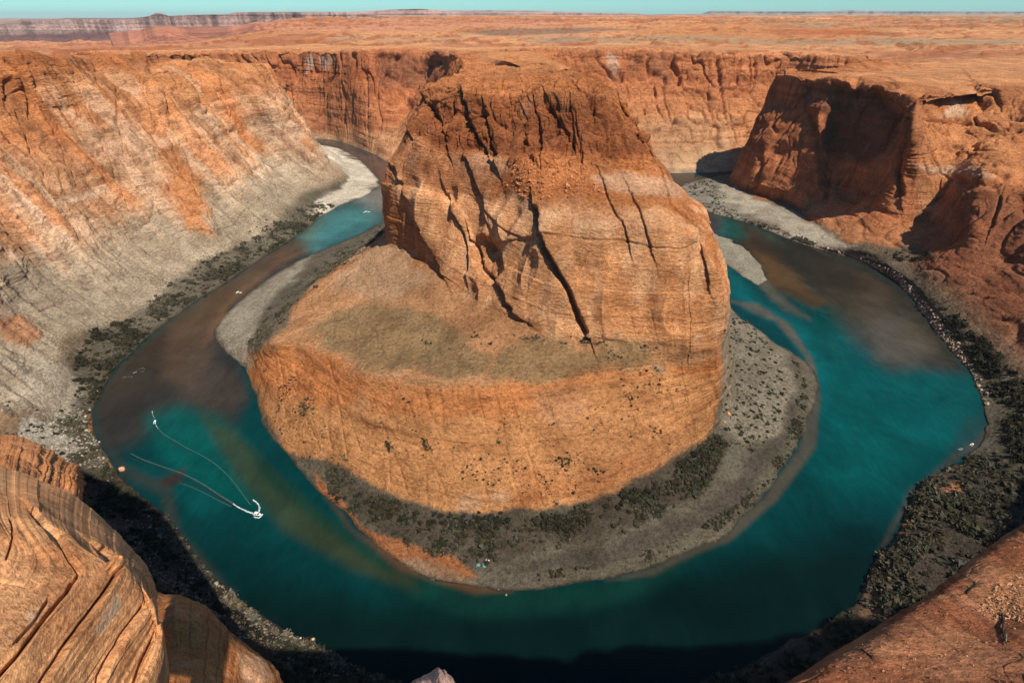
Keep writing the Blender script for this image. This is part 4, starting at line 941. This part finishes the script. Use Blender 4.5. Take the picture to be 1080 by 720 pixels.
def bush_variant(seed, leaves=70):
    """many small tilted leaf sprays through a low dome, over a small rough core"""
    r = np.random.default_rng(seed); v, f = ico(1)
    core = v*np.array([.62, .62, .45])*(1+.35*r.standard_normal((len(v), 1))*.5); core[:, 2] += .25
    th = r.uniform(0, 2*np.pi, leaves); ph = r.uniform(.0, 1.0, leaves); rad = r.uniform(.6, 1.05, leaves)
    lump = 1+.28*np.sin(th*3+seed)+.18*np.sin(th*5+seed*2)
    cx = np.stack([np.cos(th)*np.sqrt(1-ph**2)*rad*lump, np.sin(th)*np.sqrt(1-ph**2)*rad*lump, ph*rad*.8], -1)
    s_ = r.uniform(.14, .34, (leaves, 1, 1)); tri = r.standard_normal((leaves, 3, 3))*s_
    vv = (cx[:, None]+tri).reshape(-1, 3); vv[:, 2] = np.maximum(vv[:, 2], -.05)
    ff = np.arange(leaves*3).reshape(-1, 3)+len(core)
    sh = np.concatenate([np.full(len(core), .75), np.repeat(r.uniform(.6, 1.7, leaves), 3)])
    return np.concatenate([core, vv]).astype(np.float32), np.concatenate([f, ff]).astype(np.int32), sh.astype(np.float32)
VAR_S = [bush_variant(i, 16) for i in range(10)]; VAR_L = [bush_variant(100+i, 90) for i in range(8)]
def scatter(name, jobs, mat=M_LEAF, seed=1, variants=VAR_S):
    r = np.random.default_rng(seed); VV = []; FF = []; CC = []; off = 0
    for body, poly, n_, (r0, r1), colr, zr, soft in jobs:
        pos, _, steep = BODIES[body]; p = pos.reshape(-1, 3)
        a, b, f = PROJ.setdefault(body, proj(p[:, 0], p[:, 1], p[:, 2]))
        du = np.linalg.norm(np.gradient(pos, axis=1), axis=-1); dv = np.linalg.norm(np.gradient(pos, axis=0), axis=-1)
        x0, y0 = np.array(poly).min(0)-8; x1, y1 = np.array(poly).max(0)+8
        idx = np.flatnonzero((a > x0) & (a < x1) & (b > y0) & (b < y1) & (p[:, 2] > zr[0]) & (p[:, 2] < zr[1]) & (steep.ravel() < .55))
        if len(idx) == 0: continue
        m = poly_mask(a[idx], b[idx], poly, soft)
        cl = sstep(-.05, .22, fbm(p[idx, 0]/15, p[idx, 1]/15, 0*p[idx, 0]+seed, 4))*.94+.06
        wgt = m*cl*(du*dv).ravel()[idx]
        if wgt.sum() <= 0: continue
        pick = r.choice(idx, n_, p=wgt/wgt.sum())
        for j in pick:
            v, fc, sh = variants[r.integers(len(variants))]; s_ = (r0*.75+(r1*1.5-r0*.75)*r.random()**3.2)*r.uniform(.8, 1.2); an = r.uniform(0, 6.28)
            ca, sa = math.cos(an)*s_, math.sin(an)*s_
            q = np.empty_like(v); q[:, 0] = v[:, 0]*ca-v[:, 1]*sa; q[:, 1] = v[:, 0]*sa+v[:, 1]*ca; q[:, 2] = v[:, 2]*s_
            q += p[j]+np.array([r.uniform(-.6, .6), r.uniform(-.6, .6), 0], np.float32)
            VV.append(q); FF.append(fc+off); off += len(v)
            k = r.uniform(.55, 1.6); CC.append(sh[:, None]*np.array(colr, np.float32)*k*np.array([r.uniform(.85, 1.2), 1, r.uniform(.8, 1.05)]))
    o = mesh_from(name, np.concatenate(VV), np.concatenate(FF), mat, False, np.concatenate(CC)); tag(o, kind='stuff'); return o
G1 = (.042,.040,.027); G2 = (.066,.060,.043); G3 = (.10,.09,.068); G4 = (.028,.027,.018)
scatter('shore_brush', [
 ('wall', [(345,222),(300,240),(255,268),(200,300),(160,332),(120,362),(95,395),(85,430),(95,440),(120,392),(165,347),(230,302),(300,257),(352,224)], 2400, (1.0,2.4), G1, (1,40), 3),
 ('wall', [(340,214),(300,232),(250,258),(195,290),(150,325),(110,358),(85,395),(120,372),(165,338),(230,296),(300,252),(352,218)], 2600, (1.0,2.2), G2, (1,60), 4),
 ('wall', [(78,400),(82,375),(100,345),(140,338),(150,345),(130,372),(112,398),(98,425),(80,420)], 900, (1.2,2.6), G4, (1,40), 3),
 ('wall', [(330,212),(300,225),(250,245),(240,255),(290,248),(335,226)], 250, (1.0,2.0), G2, (1,60), 3),
 ('wall', [(60,430),(98,425),(98,470),(118,490),(80,492),(62,470)], 330, (.8,1.8), G2, (1,40), 3),
 ('wall', [(0,420),(60,430),(70,460),(60,490),(0,480)], 140, (.8,1.6), G1, (1,60), 3),
 ('wall', [(120,495),(172,512),(174,548),(215,600),(290,660),(400,713),(440,722),(400,760),(260,720),(160,640),(100,580),(80,520),(95,495)], 3600, (.7,1.9), G1, (1,60), 4),
 ('wall', [(174,548),(215,600),(290,660),(400,713),(440,722),(400,724),(300,676),(215,620),(165,560)], 1500, (.8,2.0), G3, (.8,30), 3),
 ('wall', [(1090,500),(1045,472),(985,500),(965,530),(925,590),(900,640),(820,695),(735,715),(735,740),(860,740),(960,640),(1090,560)], 3600, (.8,2.2), G1, (.9,50), 3),
 ('wall', [(990,485),(965,520),(925,590),(905,650),(940,650),(975,590),(1000,540),(1040,500)], 1300, (1.0,2.4), G2, (.9,40), 3),
 ('wall', [(955,298),(1000,345),(1040,400),(1060,440),(1060,480),(1110,500),(1110,430),(1050,370),(1000,325)], 2300, (1.2,2.6), G4, (1,60), 3),
 ('wall', [(790,236),(850,256),(900,270),(950,298),(985,340),(1000,360),(1010,350),(975,310),(930,280),(870,262),(810,238)], 700, (.9,1.8), G2, (.9,30), 3),
 ('wall', [(718,190),(755,190),(766,203),(764,214),(792,234),(765,230),(722,216)], 420, (1.0,2.2), G2, (.8,30), 2),
 ('wall', [(920,262),(970,262),(990,272),(950,276)], 160, (1.0,2.2), G4, (1,60), 2),
 ('butte', [(345,492),(400,522),(470,544),(530,548),(600,540),(690,503),(752,455),(768,468),(745,515),(690,548),(620,572),(540,592),(480,590),(430,580),(385,555),(350,525)], 2300, (.8,2.0), G1, (1,30), 3),
 ('butte', [(375,525),(470,548),(600,545),(700,505),(752,460),(755,475),(700,522),(600,560),(500,565),(430,560)], 1100, (1.0,2.3), G4, (1,30), 3),
 ('butte', [(400,238),(352,268),(312,300),(280,330),(263,358),(266,376),(305,332),(350,288),(406,247)], 1500, (.9,1.8), G2, (1,50), 2),
 ('butte', [(560,602),(640,594),(720,566),(780,530),(822,478),(838,440),(842,410),(836,380),(846,385),(852,425),(842,470),(806,524),(754,562),(700,588),(640,602),(560,611)], 1000, (.6,1.3), G1, (.5,20), 1.5),
 ('butte', [(764,325),(800,345),(826,385),(826,440),(790,480),(764,470)], 330, (.8,1.7), G1, (1,30), 3),
 ('butte', [(262,360),(264,395),(285,440),(300,475),(345,492),(360,480),(330,450),(300,400)], 160, (.6,1.1), G1, (3,60), 3),
 ('butte', [(470,470),(540,455),(600,475),(640,500),(600,525),(520,515),(480,500)], 160, (.5,1.0), G1, (3,60), 6),
 ('butte', [(440,450),(560,440),(660,420),(740,420),(700,480),(600,520),(480,510),(400,470)], 260, (.45,.9), G1, (3,66), 8),
 ('butte', [(391,420),(400,445),(410,478),(416,478),(404,445),(396,420)], 60, (.5,1.0), G4, (3,66), 2), ('butte', [(426,420),(438,450),(450,478),(456,478),(442,450),(431,420)], 60, (.5,1.0), G4, (3,66), 2),
 ('butte', [(658,415),(683,445),(703,478),(709,476),(688,444),(664,413)], 70, (.5,1.0), G4, (3,66), 2), ('butte', [(558,485),(573,510),(583,532),(588,531),(577,508),(563,484)], 40, (.5,.9), G4, (3,66), 1.5),
 ('butte', [(588,480),(598,505),(606,525),(611,524),(602,503),(593,479)], 40, (.5,.9), G4, (3,66), 1.5), ('butte', [(300,385),(316,430),(330,470),(350,490),(372,500),(362,480),(338,440),(318,400)], 260, (.5,1.0), G2, (3,66), 4),
 ('butte', [(440,362),(500,352),(520,362),(480,372),(450,368)], 40, (.6,1.2), G4, (40,90), 3), ('butte', [(540,355),(600,352),(740,372),(740,385),(640,365),(560,360)], 160, (.6,1.2), G2, (40,90), 3),
 ('butte', [(640,365),(690,385),(740,380),(760,400),(700,420),(640,400)], 120, (.5,1.0), G1, (40,90), 4),
], seed=5)

def place_bush(name, label, cat, body, px, py, rad, colr, group=None, src=None):
    p = surf(body, px, py)
    if src is None:
        v, f, sh = VAR_L[int(px) % 8]
        o = mesh_from(name, v, f, M_LEAF, False, sh[:, None]*np.array(colr, np.float32))
    else: o = src.copy(); C.objects.link(o)
    o.location = (float(p[0]), float(p[1]), float(p[2])-.1); o.scale = (rad, rad, rad*.95); o.rotation_euler = (0, 0, px*.7)
    tag(o, label, cat, group); return o
singles = [
 ('wall', 57, 457, 3.6, 'large round dark bush on pale rubble, upper of the pair at the left bend'), ('wall', 66, 478, 3.4, 'round dark bush, lower of the pair on pale rubble by the left bend'),
 ('wall', 80, 390, 3.6, 'big dark bush at the top edge of the left shore thicket'), ('butte', 413, 531, 4.2, 'tall dark tree-like bush below the left end of the butte slope'),
 ('butte', 517, 586, 3.2, 'lone black-green bush on bare sand just above the blue tent'), ('butte', 540, 575, 1.8, 'small dark bush on the sand right of the lone black-green bush'),
 ('butte', 663, 540, 3.0, 'dark bush beside the pale path crossing the beach brush'), ('wall', 1030, 508, 3.2, 'wide dark bush beside the orange soil patch on the right shore'),
 ('wall', 1005, 533, 2.0, 'small black bush just below the orange soil patch on the right shore'), ('butte', 765, 452, 3.4, 'dark bush beside the orange boulders at the foot of the butte'),
]
for body, a, b, r_, lab in singles: place_bush('bush', lab, 'bush', body, a, b, r_*.62, G4)
def bush_group(pts, body, rad, lab, grp, colr):
    src = None
    for a, b in pts:
        o = place_bush('bush', lab, 'bush', body, a, b, rad*random.uniform(.7, 1.25), colr, grp, src); src = src or o
rr_ = np.random.default_rng(3)
pts = []
while len(pts) < 70:
    a, b = rr_.uniform(764, 832), rr_.uniform(340, 470)
    if all((a-c_)**2+(b-d_)**2 > 30 for c_, d_ in pts) and a < 764+(b-318)*1.1 and a < 832-(b-420)*.5: pts.append((a, b))
bush_group(pts, 'butte', 1.5, 'low dark bush dotting the pale gravel beach right of the butte', 'bushes dotting the gravel beach', G1)
pts = [(365+rr_.uniform(-8, 8)+i*4.2, 515+rr_.uniform(-6, 12)+min(i, 20)*1.5) for i in range(40)]
bush_group(pts, 'butte', 1.6, 'dark bush in the sandy belt at the foot of the orange slope', 'bushes at the foot of the orange slope', G4)

# ================================================================ BOULDERS
M_BOULDER = rock_material('boulder_stone', unit=.08, streak=.1, band=.15, bump=.5)
def boulder_mesh(name, seed, colr):
    r = np.random.default_rng(seed); v, f = ico(4); v = v.astype(np.float32)
    for _ in range(9):                                    # flat broken faces
        nrm = r.standard_normal(3); nrm /= np.linalg.norm(nrm); dd = r.uniform(.62, .88); k = v@nrm
        v -= (np.maximum(k-dd, 0)[:, None]*nrm).astype(np.float32)
    v *= (1+.10*fbm(v[:, 0]*1.5+seed, v[:, 1]*1.5, v[:, 2]*1.5, 5))[:, None]; v *= np.array([1, .85, .75], np.float32)
    c_ = np.array(colr, np.float32)*(1+.3*fbm(v[:, 0]*3, v[:, 1]*3, v[:, 2]*3+seed, 4))[:, None]
    return mesh_from(name, v, f, M_BOULDER, False, c_, {'steep': np.full(len(v), .4), 'scrub': np.zeros(len(v))})
boulders = [
 (None, 129, 495, 2.7, (.55,.30,.20), 'biggest orange-pink boulder standing in the shallows at the left bend'), (None, 114, 498, 1.2, (.52,.29,.20), 'smaller pink boulder in the shallows left of the biggest one'),
 (None, 110, 503, .7, (.40,.33,.26), 'small grey boulder just below the two pink ones in the shallows'), (None, 105, 466, .9, (.60,.56,.48), 'small white boulder at the water edge above the rusty bank tip'),
 ('wall', 103, 412, 1.3, (.55,.50,.42), 'pale boulder at the water edge by the left shore thicket'),
 (None, 330, 674, 1.15, (.62,.42,.27), 'round cream boulder in the water by the bottom left shore'), (None, 317, 673, .8, (.60,.56,.50), 'flat whitish boulder beside the round cream one at the bottom left shore'),
 (None, 219, 603, .75, (.45,.48,.44), 'grey boulder in the water off the dark left shore, upper of two'), (None, 223, 607, .8, (.48,.46,.42), 'grey boulder in the water off the dark left shore, lower of two'),
 ('wall', 228, 616, 1.7, (.36,.32,.25), 'broad olive grey boulder on the shore below the two grey ones'), ('wall', 158, 556, 1.3, (.46,.42,.28), 'yellowish round boulder among brush on the dark left shore'),
 (None, 171, 551, 1.1, (.38,.38,.34), 'grey boulder at the water edge right of the yellowish one'), ('wall', 157, 544, .8, (.48,.48,.44), 'small pale boulder above the yellowish one on the left shore'),
 (None, 186, 557, .6, (.36,.40,.38), 'tiny grey boulder standing off in teal water by the left shore'), (None, 355, 698, .7, (.50,.52,.48), 'small white boulder on the waterline near the bottom edge'),
 ('butte', 768, 437, 2.4, (.52,.27,.11), 'tall orange boulder leaning on the right foot of the butte'), ('butte', 764, 446, 1.6, (.50,.25,.10), 'lower orange boulder at the right foot of the butte'),
 (None, 526, 621, .9, (.34,.32,.27), 'grey boulder in the shallows off the beach tip, nearer the sand'), (None, 534, 627, .8, (.32,.31,.27), 'grey boulder in the shallows off the beach tip, farther from the sand'),
 ('butte', 492, 606, .9, (.33,.13,.07), 'small red-brown boulder on the orange sand tip of the beach'), ('wall', 968, 509, 1.0, (.55,.52,.46), 'pale boulder at the brushy point of the right shore'),
 ('wall', 972, 511, .8, (.52,.49,.44), 'small pale boulder right beside the one at the brushy right point'), ('wall', 852, 697, .8, (.35,.22,.15), 'brown boulder at the waterline above the red slab'),
]
for i, (body, a, b, r_, colr, lab) in enumerate(boulders):
    p = surf(body, a, b) if body else np.array(P(a, b, .1))
    o = boulder_mesh('boulder', i+1, colr); o.location = tuple(float(q) for q in p+np.array([0, 0, r_*.25])); o.scale = (r_, r_, r_); o.rotation_euler = (0, 0, i*1.3)
    tag(o, lab, 'boulder')
# rubble too small and too many to count
def rubble(name, body, poly, n_, rad, colr, seed, zr=(0, 400), mat=None):
    r = np.random.default_rng(seed); pos = BODIES[body][0].reshape(-1, 3); a, b, f = PROJ.setdefault(body, proj(pos[:, 0], pos[:, 1], pos[:, 2]))
    x0, y0 = np.array(poly).min(0); x1, y1 = np.array(poly).max(0)
    idx = np.flatnonzero((a > x0) & (a < x1) & (b > y0) & (b < y1) & (pos[:, 2] > zr[0]) & (pos[:, 2] < zr[1])); m = poly_mask(a[idx], b[idx], poly, 2)
    pick = r.choice(idx, n_, p=m/m.sum()); v0, f0 = ico(1); VV = []; FF = []; CC = []
    for k, j in enumerate(pick):
        s_ = rad[0]+(rad[1]-rad[0])*r.random()**3; v = v0*(1+.25*r.standard_normal((len(v0), 1)))*s_*r.uniform(.6, 1.1, 3)
        VV.append(v+pos[j]+np.array([0, 0, s_*.2])); FF.append(f0+k*len(v0)); CC.append(np.tile(np.array(colr)*r.uniform(.6, 1.4), (len(v0), 1)))
    VV = np.concatenate(VV)
    o = mesh_from(name, VV, np.concatenate(FF), mat or M_BOULDER, False, np.concatenate(CC), {'steep': np.zeros(len(VV)), 'scrub': np.zeros(len(VV))}); tag(o, kind='stuff'); return o
rubble('shore_rubble', 'wall', [(60,430),(100,432),(118,490),(78,494),(30,470)], 700, (.3,1.2), (.33,.30,.24), 4, (1, 40))
rubble('shore_rubble', 'wall', [(100,500),(172,512),(174,548),(215,600),(290,660),(400,713),(330,715),(200,640),(110,570)], 1500, (.25,1.0), (.22,.18,.13), 5, (.8, 50))
rubble('shore_rubble', 'wall', [(850,252),(950,290),(1010,360),(1045,420),(1040,430),(990,372),(940,310),(840,262)], 700, (.4,1.6), (.48,.36,.26), 6, (.8, 30))
rubble('talus_rubble', 'butte', [(545,172),(610,170),(640,205),(560,212),(530,195)], 500, (.4,1.5), (.47,.19,.08), 7, (100, 260))
rubble('gravel', 'dull red sloping sandstone slab with loose pebbles and dead twigs in the bottom right corner', [(1030,645),(1050,618),(1080,600),(1080,655),(1050,652)], 420, (.005,.016), (.50,.27,.15), 8, (280, 300))
rubble('gravel', 'dull red sloping sandstone slab with loose pebbles and dead twigs in the bottom right corner', [(840,722),(960,650),(1080,560),(1080,722)], 350, (.004,.012), (.36,.16,.09), 9, (280, 300))

# ================================================================ DEAD TWIGS on the red slab
M_TWIG = plain('dead_wood', (.045,.035,.025), .9, .1, .4, 30); M_TWIGL = plain('grey_dead_wood', (.25,.22,.18), .9, .1, .3, 30)
def tube(pts, rads, seg=7):
    pts = np.array(pts, float); V = []; F_ = []
    for i, (p, r_) in enumerate(zip(pts, rads)):
        t = pts[min(i+1, len(pts)-1)]-pts[max(i-1, 0)]; t /= np.linalg.norm(t)+1e-9; u = np.cross(t, [0, .3, 1]); u /= np.linalg.norm(u)+1e-9; w_ = np.cross(t, u)
        for k in range(seg): a = 2*math.pi*k/seg; V.append(p+(u*math.cos(a)+w_*math.sin(a))*r_)
    for i in range(len(pts)-1):
        for k in range(seg): F_.append((i*seg+k, i*seg+(k+1) % seg, (i+1)*seg+(k+1) % seg, (i+1)*seg+k))
    return np.array(V), np.array(F_)
SLAB = 'dull red sloping sandstone slab with loose pebbles and dead twigs in the bottom right corner'
def twig(pxs, rad, label, mat, side=()):
    pts = [surf(SLAB, a, b)+np.array([0, 0, rad*1.3]) for a, b in pxs]; c0 = pts[0].copy()
    V, F_ = tube([p-c0 for p in pts], np.linspace(rad, rad*.45, len(pts))); off = len(V)
    for s_ in side:
        q = [surf(SLAB, a, b)+np.array([0, 0, rad*1.5+.008*i]) for i, (a, b) in enumerate(s_)]; v, f = tube([p-c0 for p in q], np.linspace(rad*.55, rad*.25, len(q))); V = np.concatenate([V, v]); F_ = np.concatenate([F_, f+off]); off += len(v)
    o = mesh_from('dead_twig', V, F_, mat, True); o.location = tuple(float(k) for k in c0); tag(o, label, 'twig'); return o
twig([(1056,648),(1058,656),(1057,665),(1059,674),(1060,679)], .009, 'thick black dead stick lying upright near the right edge of the slab', M_TWIG, [[(1059,668),(1061,662),(1063,660)]])
twig([(1061,669),(1061,674),(1060,680)], .004, 'thin pale stick lying beside the thick black one on the slab', M_TWIGL)
twig([(1019,626),(1025,620),(1031,616),(1038,615)], .007, 'forked black dead branch on the upper part of the red slab', M_TWIG, [[(1025,620),(1030,619),(1034,619)], [(1028,618),(1032,613),(1035,613)], [(1022,623),(1024,618)]])
twig([(908,684),(914,689),(920,693),(923,697)], .006, 'small dark broken twig on the lower part of the red slab', M_TWIG, [[(914,689),(919,689),(922,690)]])

# ================================================================ BOATS, WAKES, TENT
M_HULL = plain('white_gelcoat', (.80,.80,.78), .3, .5); M_DARK = plain('dark_rubber', (.03,.03,.035), .6, .3); M_CANVAS = plain('canvas', (.75,.76,.74), .8, .2)
M_BLUE = plain('turquoise_cloth', (.10,.27,.25), .7, .2, .1, 3); M_GREYH = plain('grey_blue_hull', (.18,.22,.27), .5, .4); M_GLASS = plain('tinted_glass', (.03,.05,.06), .1, .6)
M_SKIN = plain('skin', (.45,.26,.18), .7, .3); M_SHIRT = plain('shirt_cloth', (.25,.30,.40), .8, .1)
def part(name, V, F_, mat, parent, smooth=False):
    return mesh_from(name, np.array(V, float), np.array(F_), mat, smooth, parent=parent)
def boxm(c_, s_):
    V = [(c_[0]+a*s_[0]/2, c_[1]+b*s_[1]/2, c_[2]+d_*s_[2]/2) for a in (-1, 1) for b in (-1, 1) for d_ in (-1, 1)]
    return V, [(0,1,3,2),(4,6,7,5),(0,4,5,1),(2,3,7,6),(0,2,6,4),(1,5,7,3)]
def boat(name, px, py, L, wd, head, label, cat, group=None, hullmat=None, canopy=True, people=True):
    c_ = P(px, py, 0.0); e = bpy.data.objects.new(name, None); C.objects.link(e); e.location = c_; e.rotation_euler = (0, 0, head); tag(e, label, cat, group)
    st = np.linspace(-.5, .5, 15); V = []; F_ = []
    for t in st:                                          # hull sections stern to bow
        b = wd/2*(1-max(0, (t-.05)/.45)**2.2*.97); sheer = .55+.28*max(0, t)**1.5*2; x_ = t*L
        V += [(x_, -b, sheer), (x_+.02, -b*.78, .05), (x_+.03, 0, -.25), (x_+.02, b*.78, .05), (x_, b, sheer), (x_-.02, b*.82, sheer-.04), (x_-.02, b*.72, .25), (x_-.02, -b*.72, .25), (x_-.02, -b*.82, sheer-.04)]
    for i in range(14):
        for k in range(9): F_.append((i*9+k, i*9+(k+1) % 9, (i+1)*9+(k+1) % 9, (i+1)*9+k))
    part('hull', V, F_, hullmat or M_HULL, e)
    V = [(L*.12, -wd*.44, .62), (L*.12, wd*.44, .62), (L*.30, wd*.36, .70), (L*.30, -wd*.36, .70), (L*.48, 0.05, .88), (L*.48, -.05, .88)]
    part('foredeck', V, [(0,3,2,1),(3,5,4,2)], hullmat or M_HULL, e)
    v, f = boxm((-L*.49, 0, .55), (.35, .4, .7)); m = part('outboard_motor', v, f, M_DARK, e)
    for i, x_ in enumerate((-.25, 0.0)):
        v, f = boxm((x_*L, 0, .42), (.5, wd*.62, .22)); part('seat', v, f, M_GREYH, e)
    if canopy:
        V = [(L*.12, -wd*.38, .64), (L*.12, wd*.38, .64), (L*.05, wd*.34, 1.15), (L*.05, -wd*.34, 1.15)]; part('windscreen', V, [(0,1,2,3)], M_GLASS, e)
        v, f = boxm((-L*.12, 0, 1.95), (L*.36, wd*.8, .07)); part('canopy', v, f, M_CANVAS, e)
        for sx in (-.29, .05):
            for sy in (-.36, .36):
                v, f = tube([(sx*L, sy*wd, .5), (sx*L, sy*wd, 1.94)], [.025, .025], 6); part('canopy_post', v, f, M_DARK, e)
    return e
def ribbon(name, line, w0, w1, colr, label, z_=.04, seed=0, breaks=.0, rough=.6, cat='wake', group=None, foam=0):
    """water thrown up along a traced line: a low ridge and, where it breaks, many small flecks of foam"""
    r = np.random.default_rng(seed); pts = np.array([P(a, b, 0)[:2] for a, b in line]); n_ = 160
    t = np.linspace(0, len(pts)-1, n_); c_ = cr(pts, t); tg = np.gradient(c_, axis=0); tg /= np.linalg.norm(tg, axis=1, keepdims=True); nm = np.stack([-tg[:, 1], tg[:, 0]], 1)
    wd = np.linspace(w0, w1, n_)*(1+.35*r.standard_normal(n_)*.6); V = []; F_ = []
    if not foam:
        for i in range(n_):
            for k, hh in ((-1, 0), (-.4, .8), (0, 1), (.4, .8), (1, 0)): V.append((*(c_[i]+nm[i]*k*wd[i]*.5), z_-.06+hh*.14))
        for i in range(n_-1):
            if r.random() < breaks: continue
            for k in range(4): F_.append((i*5+k, i*5+k+1, (i+1)*5+k+1, (i+1)*5+k))
    else:
        for q in range(foam):
            i = int(n_*r.random()**.8) % n_; p = c_[i]+nm[i]*wd[i]*.45*r.standard_normal()*.6; s_ = r.uniform(.10, .42); a0 = r.uniform(0, 6.28); hz = z_+r.uniform(0, .35)*math.exp(-(i/n_)*2)
            b0 = len(V)
            for k in range(4): V.append((p[0]+math.cos(a0+k*1.57)*s_*r.uniform(.6, 1.3), p[1]+math.sin(a0+k*1.57)*s_*r.uniform(.6, 1.3), hz+r.uniform(-.05, .1)))
            F_.append((b0, b0+1, b0+2, b0+3))
    m = plain(name+'_water', colr, rough, .3)
    return part(name, V, F_, m, None)
def wake(parts_, label):
    e = bpy.data.objects.new('boat_wake', None); C.objects.link(e); tag(e, label, 'boat wake')
    for nm, o in parts_:
        o.parent = e; o.name = nm
        if nm == 'foam': o['kind'] = 'stuff'
    return e
FOAM = (.55,.64,.64)
boat('motorboat', 272, 542.5, 6.5, 2.3, R(-12), 'small white motorboat throwing white spray as it turns on the teal water', 'boat')
wake([('foam', ribbon('foam', [(272,541),(266,541),(260,539),(252,535),(246,531)], 1.3, .3, FOAM, '', foam=230, seed=1)),
      ('foam', ribbon('foam', [(273,540),(274,535),(271,530),(267,527)], 1.3, .4, FOAM, '', foam=150, seed=2)),
      ('foam', ribbon('foam', [(268,545),(273,546),(277,542)], 1.4, .9, FOAM, '', foam=90, seed=3)),
      ('wake_ridge', ribbon('wake_ridge', [(248,532),(232,522),(212,509),(192,499),(172,492),(150,484),(138,478)], 1.3, .8, (.035,.065,.062), '', seed=4)),
      ('wake_ridge', ribbon('wake_ridge', [(250,535),(234,526),(214,514),(194,505),(174,497),(152,489),(134,481)], 1.0, .8, (.004,.012,.012), '', seed=5)),
      ('wake_ridge', ribbon('wake_ridge', [(244,534),(228,526),(206,515),(190,509)], .8, .5, (.03,.06,.06), '', seed=6))],
     'white foaming V and long curved ripples trailing behind the turning motorboat')
boat('motorboat', 163.5, 445, 4.8, 1.8, R(115), 'tiny white boat heading up the river alone above the turning motorboat', 'boat', canopy=False)
wake([('foam', ribbon('foam', [(163,441),(161,437),(160.5,433)], 1.0, .4, (.4,.5,.48), '', foam=30, seed=7)), ('foam', ribbon('foam', [(163,446),(165,449),(167,452)], 1.2, .5, (.4,.5,.48), '', foam=26, seed=8)),
      ('wake_ridge', ribbon('wake_ridge', [(165,449),(172,457),(185,465),(197,472),(211,479),(227,489),(243,504),(256,521),(264,532)], .7, .7, (.03,.075,.07), '', seed=9)),
      ('wake_ridge', ribbon('wake_ridge', [(162,448),(168,458),(181,466),(194,474),(205,479)], .8, .5, (.004,.014,.014), '', seed=10))],
     'thin curved ripple line trailing behind the tiny boat heading up the river')
boat('paddle_raft', 142.5, 393, 3.6, 1.4, R(40), 'tiny pale raft with splashes near the left shore thicket', 'raft', canopy=False, hullmat=M_GREYH)
wake([('foam', ribbon('foam', [(142,393),(146,390),(151,388),(152,391),(149,392)], 1.2, .8, (.20,.24,.22), '', foam=40, seed=11)), ('foam', ribbon('foam', [(140,398),(136,397),(130,398)], 1.0, .6, (.16,.2,.18), '', foam=30, seed=12))],
     'faint pale splashes around the tiny raft near the left shore')
boat('pontoon_boat', 252, 309, 7.5, 2.8, R(8), 'white pontoon boat moored in the brown shallows of the left channel', 'boat')
boat('pontoon_boat', 387, 224, 12, 3.4, R(20), 'long white boat on the pale teal shallows close to the butte edge', 'boat')
boat('motorboat', 1025, 469, 4.2, 1.7, R(30), 'small white boat moored off the right bend', 'boat', canopy=False)
boat('motorboat', 1013, 474, 4.6, 1.8, R(20), 'small grey blue boat moored left of the white one at the right bend', 'boat', canopy=False, hullmat=M_GREYH)
boat('motorboat', 749, 235, 5.0, 2.0, R(60), 'tiny pale boat on the dark channel behind the butte', 'boat', canopy=False)
# the camp at the beach tip
def tent(px, py, s_, mat, label, head):
    c0 = surf('butte', px, py); e = bpy.data.objects.new('tent', None); C.objects.link(e); e.location = tuple(float(k) for k in c0); e.rotation_euler = (0, 0, head); tag(e, label, 'tent')
    V = []; F_ = []; na, nb = 17, 9
    for i in range(na):
        a = math.pi*i/(na-1)
        for j in range(nb):
            t = -1+2*j/(nb-1); k = math.sqrt(max(0, 1-.75*t*t)); V.append((math.cos(a)*1.4*s_*k, t*1.7*s_, math.sin(a)*1.35*s_*k))
    for i in range(na-1):
        for j in range(nb-1): F_.append((i*nb+j, (i+1)*nb+j, (i+1)*nb+j+1, i*nb+j+1))
    part('canopy', V, F_, mat, e, True)
    for sx in (-1, 1):
        v, f = tube([(math.cos(math.pi*i/12)*1.43*s_, sx*.5*s_*math.cos(math.pi*i/12), math.sin(math.pi*i/12)*1.39*s_+.02) for i in range(13)], [.02]*13, 5); part('pole', v, f, M_DARK, e)
    v = [(-.45*s_, -1.3*s_, .05), (.45*s_, -1.3*s_, .05), (.38*s_, -1.12*s_, .8*s_), (-.38*s_, -1.12*s_, .8*s_)]; part('door_flap', v, [(0,1,2,3)], M_CANVAS, e)
tent(510, 596.5, 1.0, M_BLUE, 'turquoise dome tent on the sand at the tip of the beach', .4)
tent(514.5, 591, .75, M_CANVAS, 'small white tent just above the turquoise one on the beach', 1.2)
tent(504.5, 596, .8, M_BLUE, 'smaller turquoise tent left of the big turquoise one', 2.0)
print('script', round(time.perf_counter()-T0, 1), flush=True)
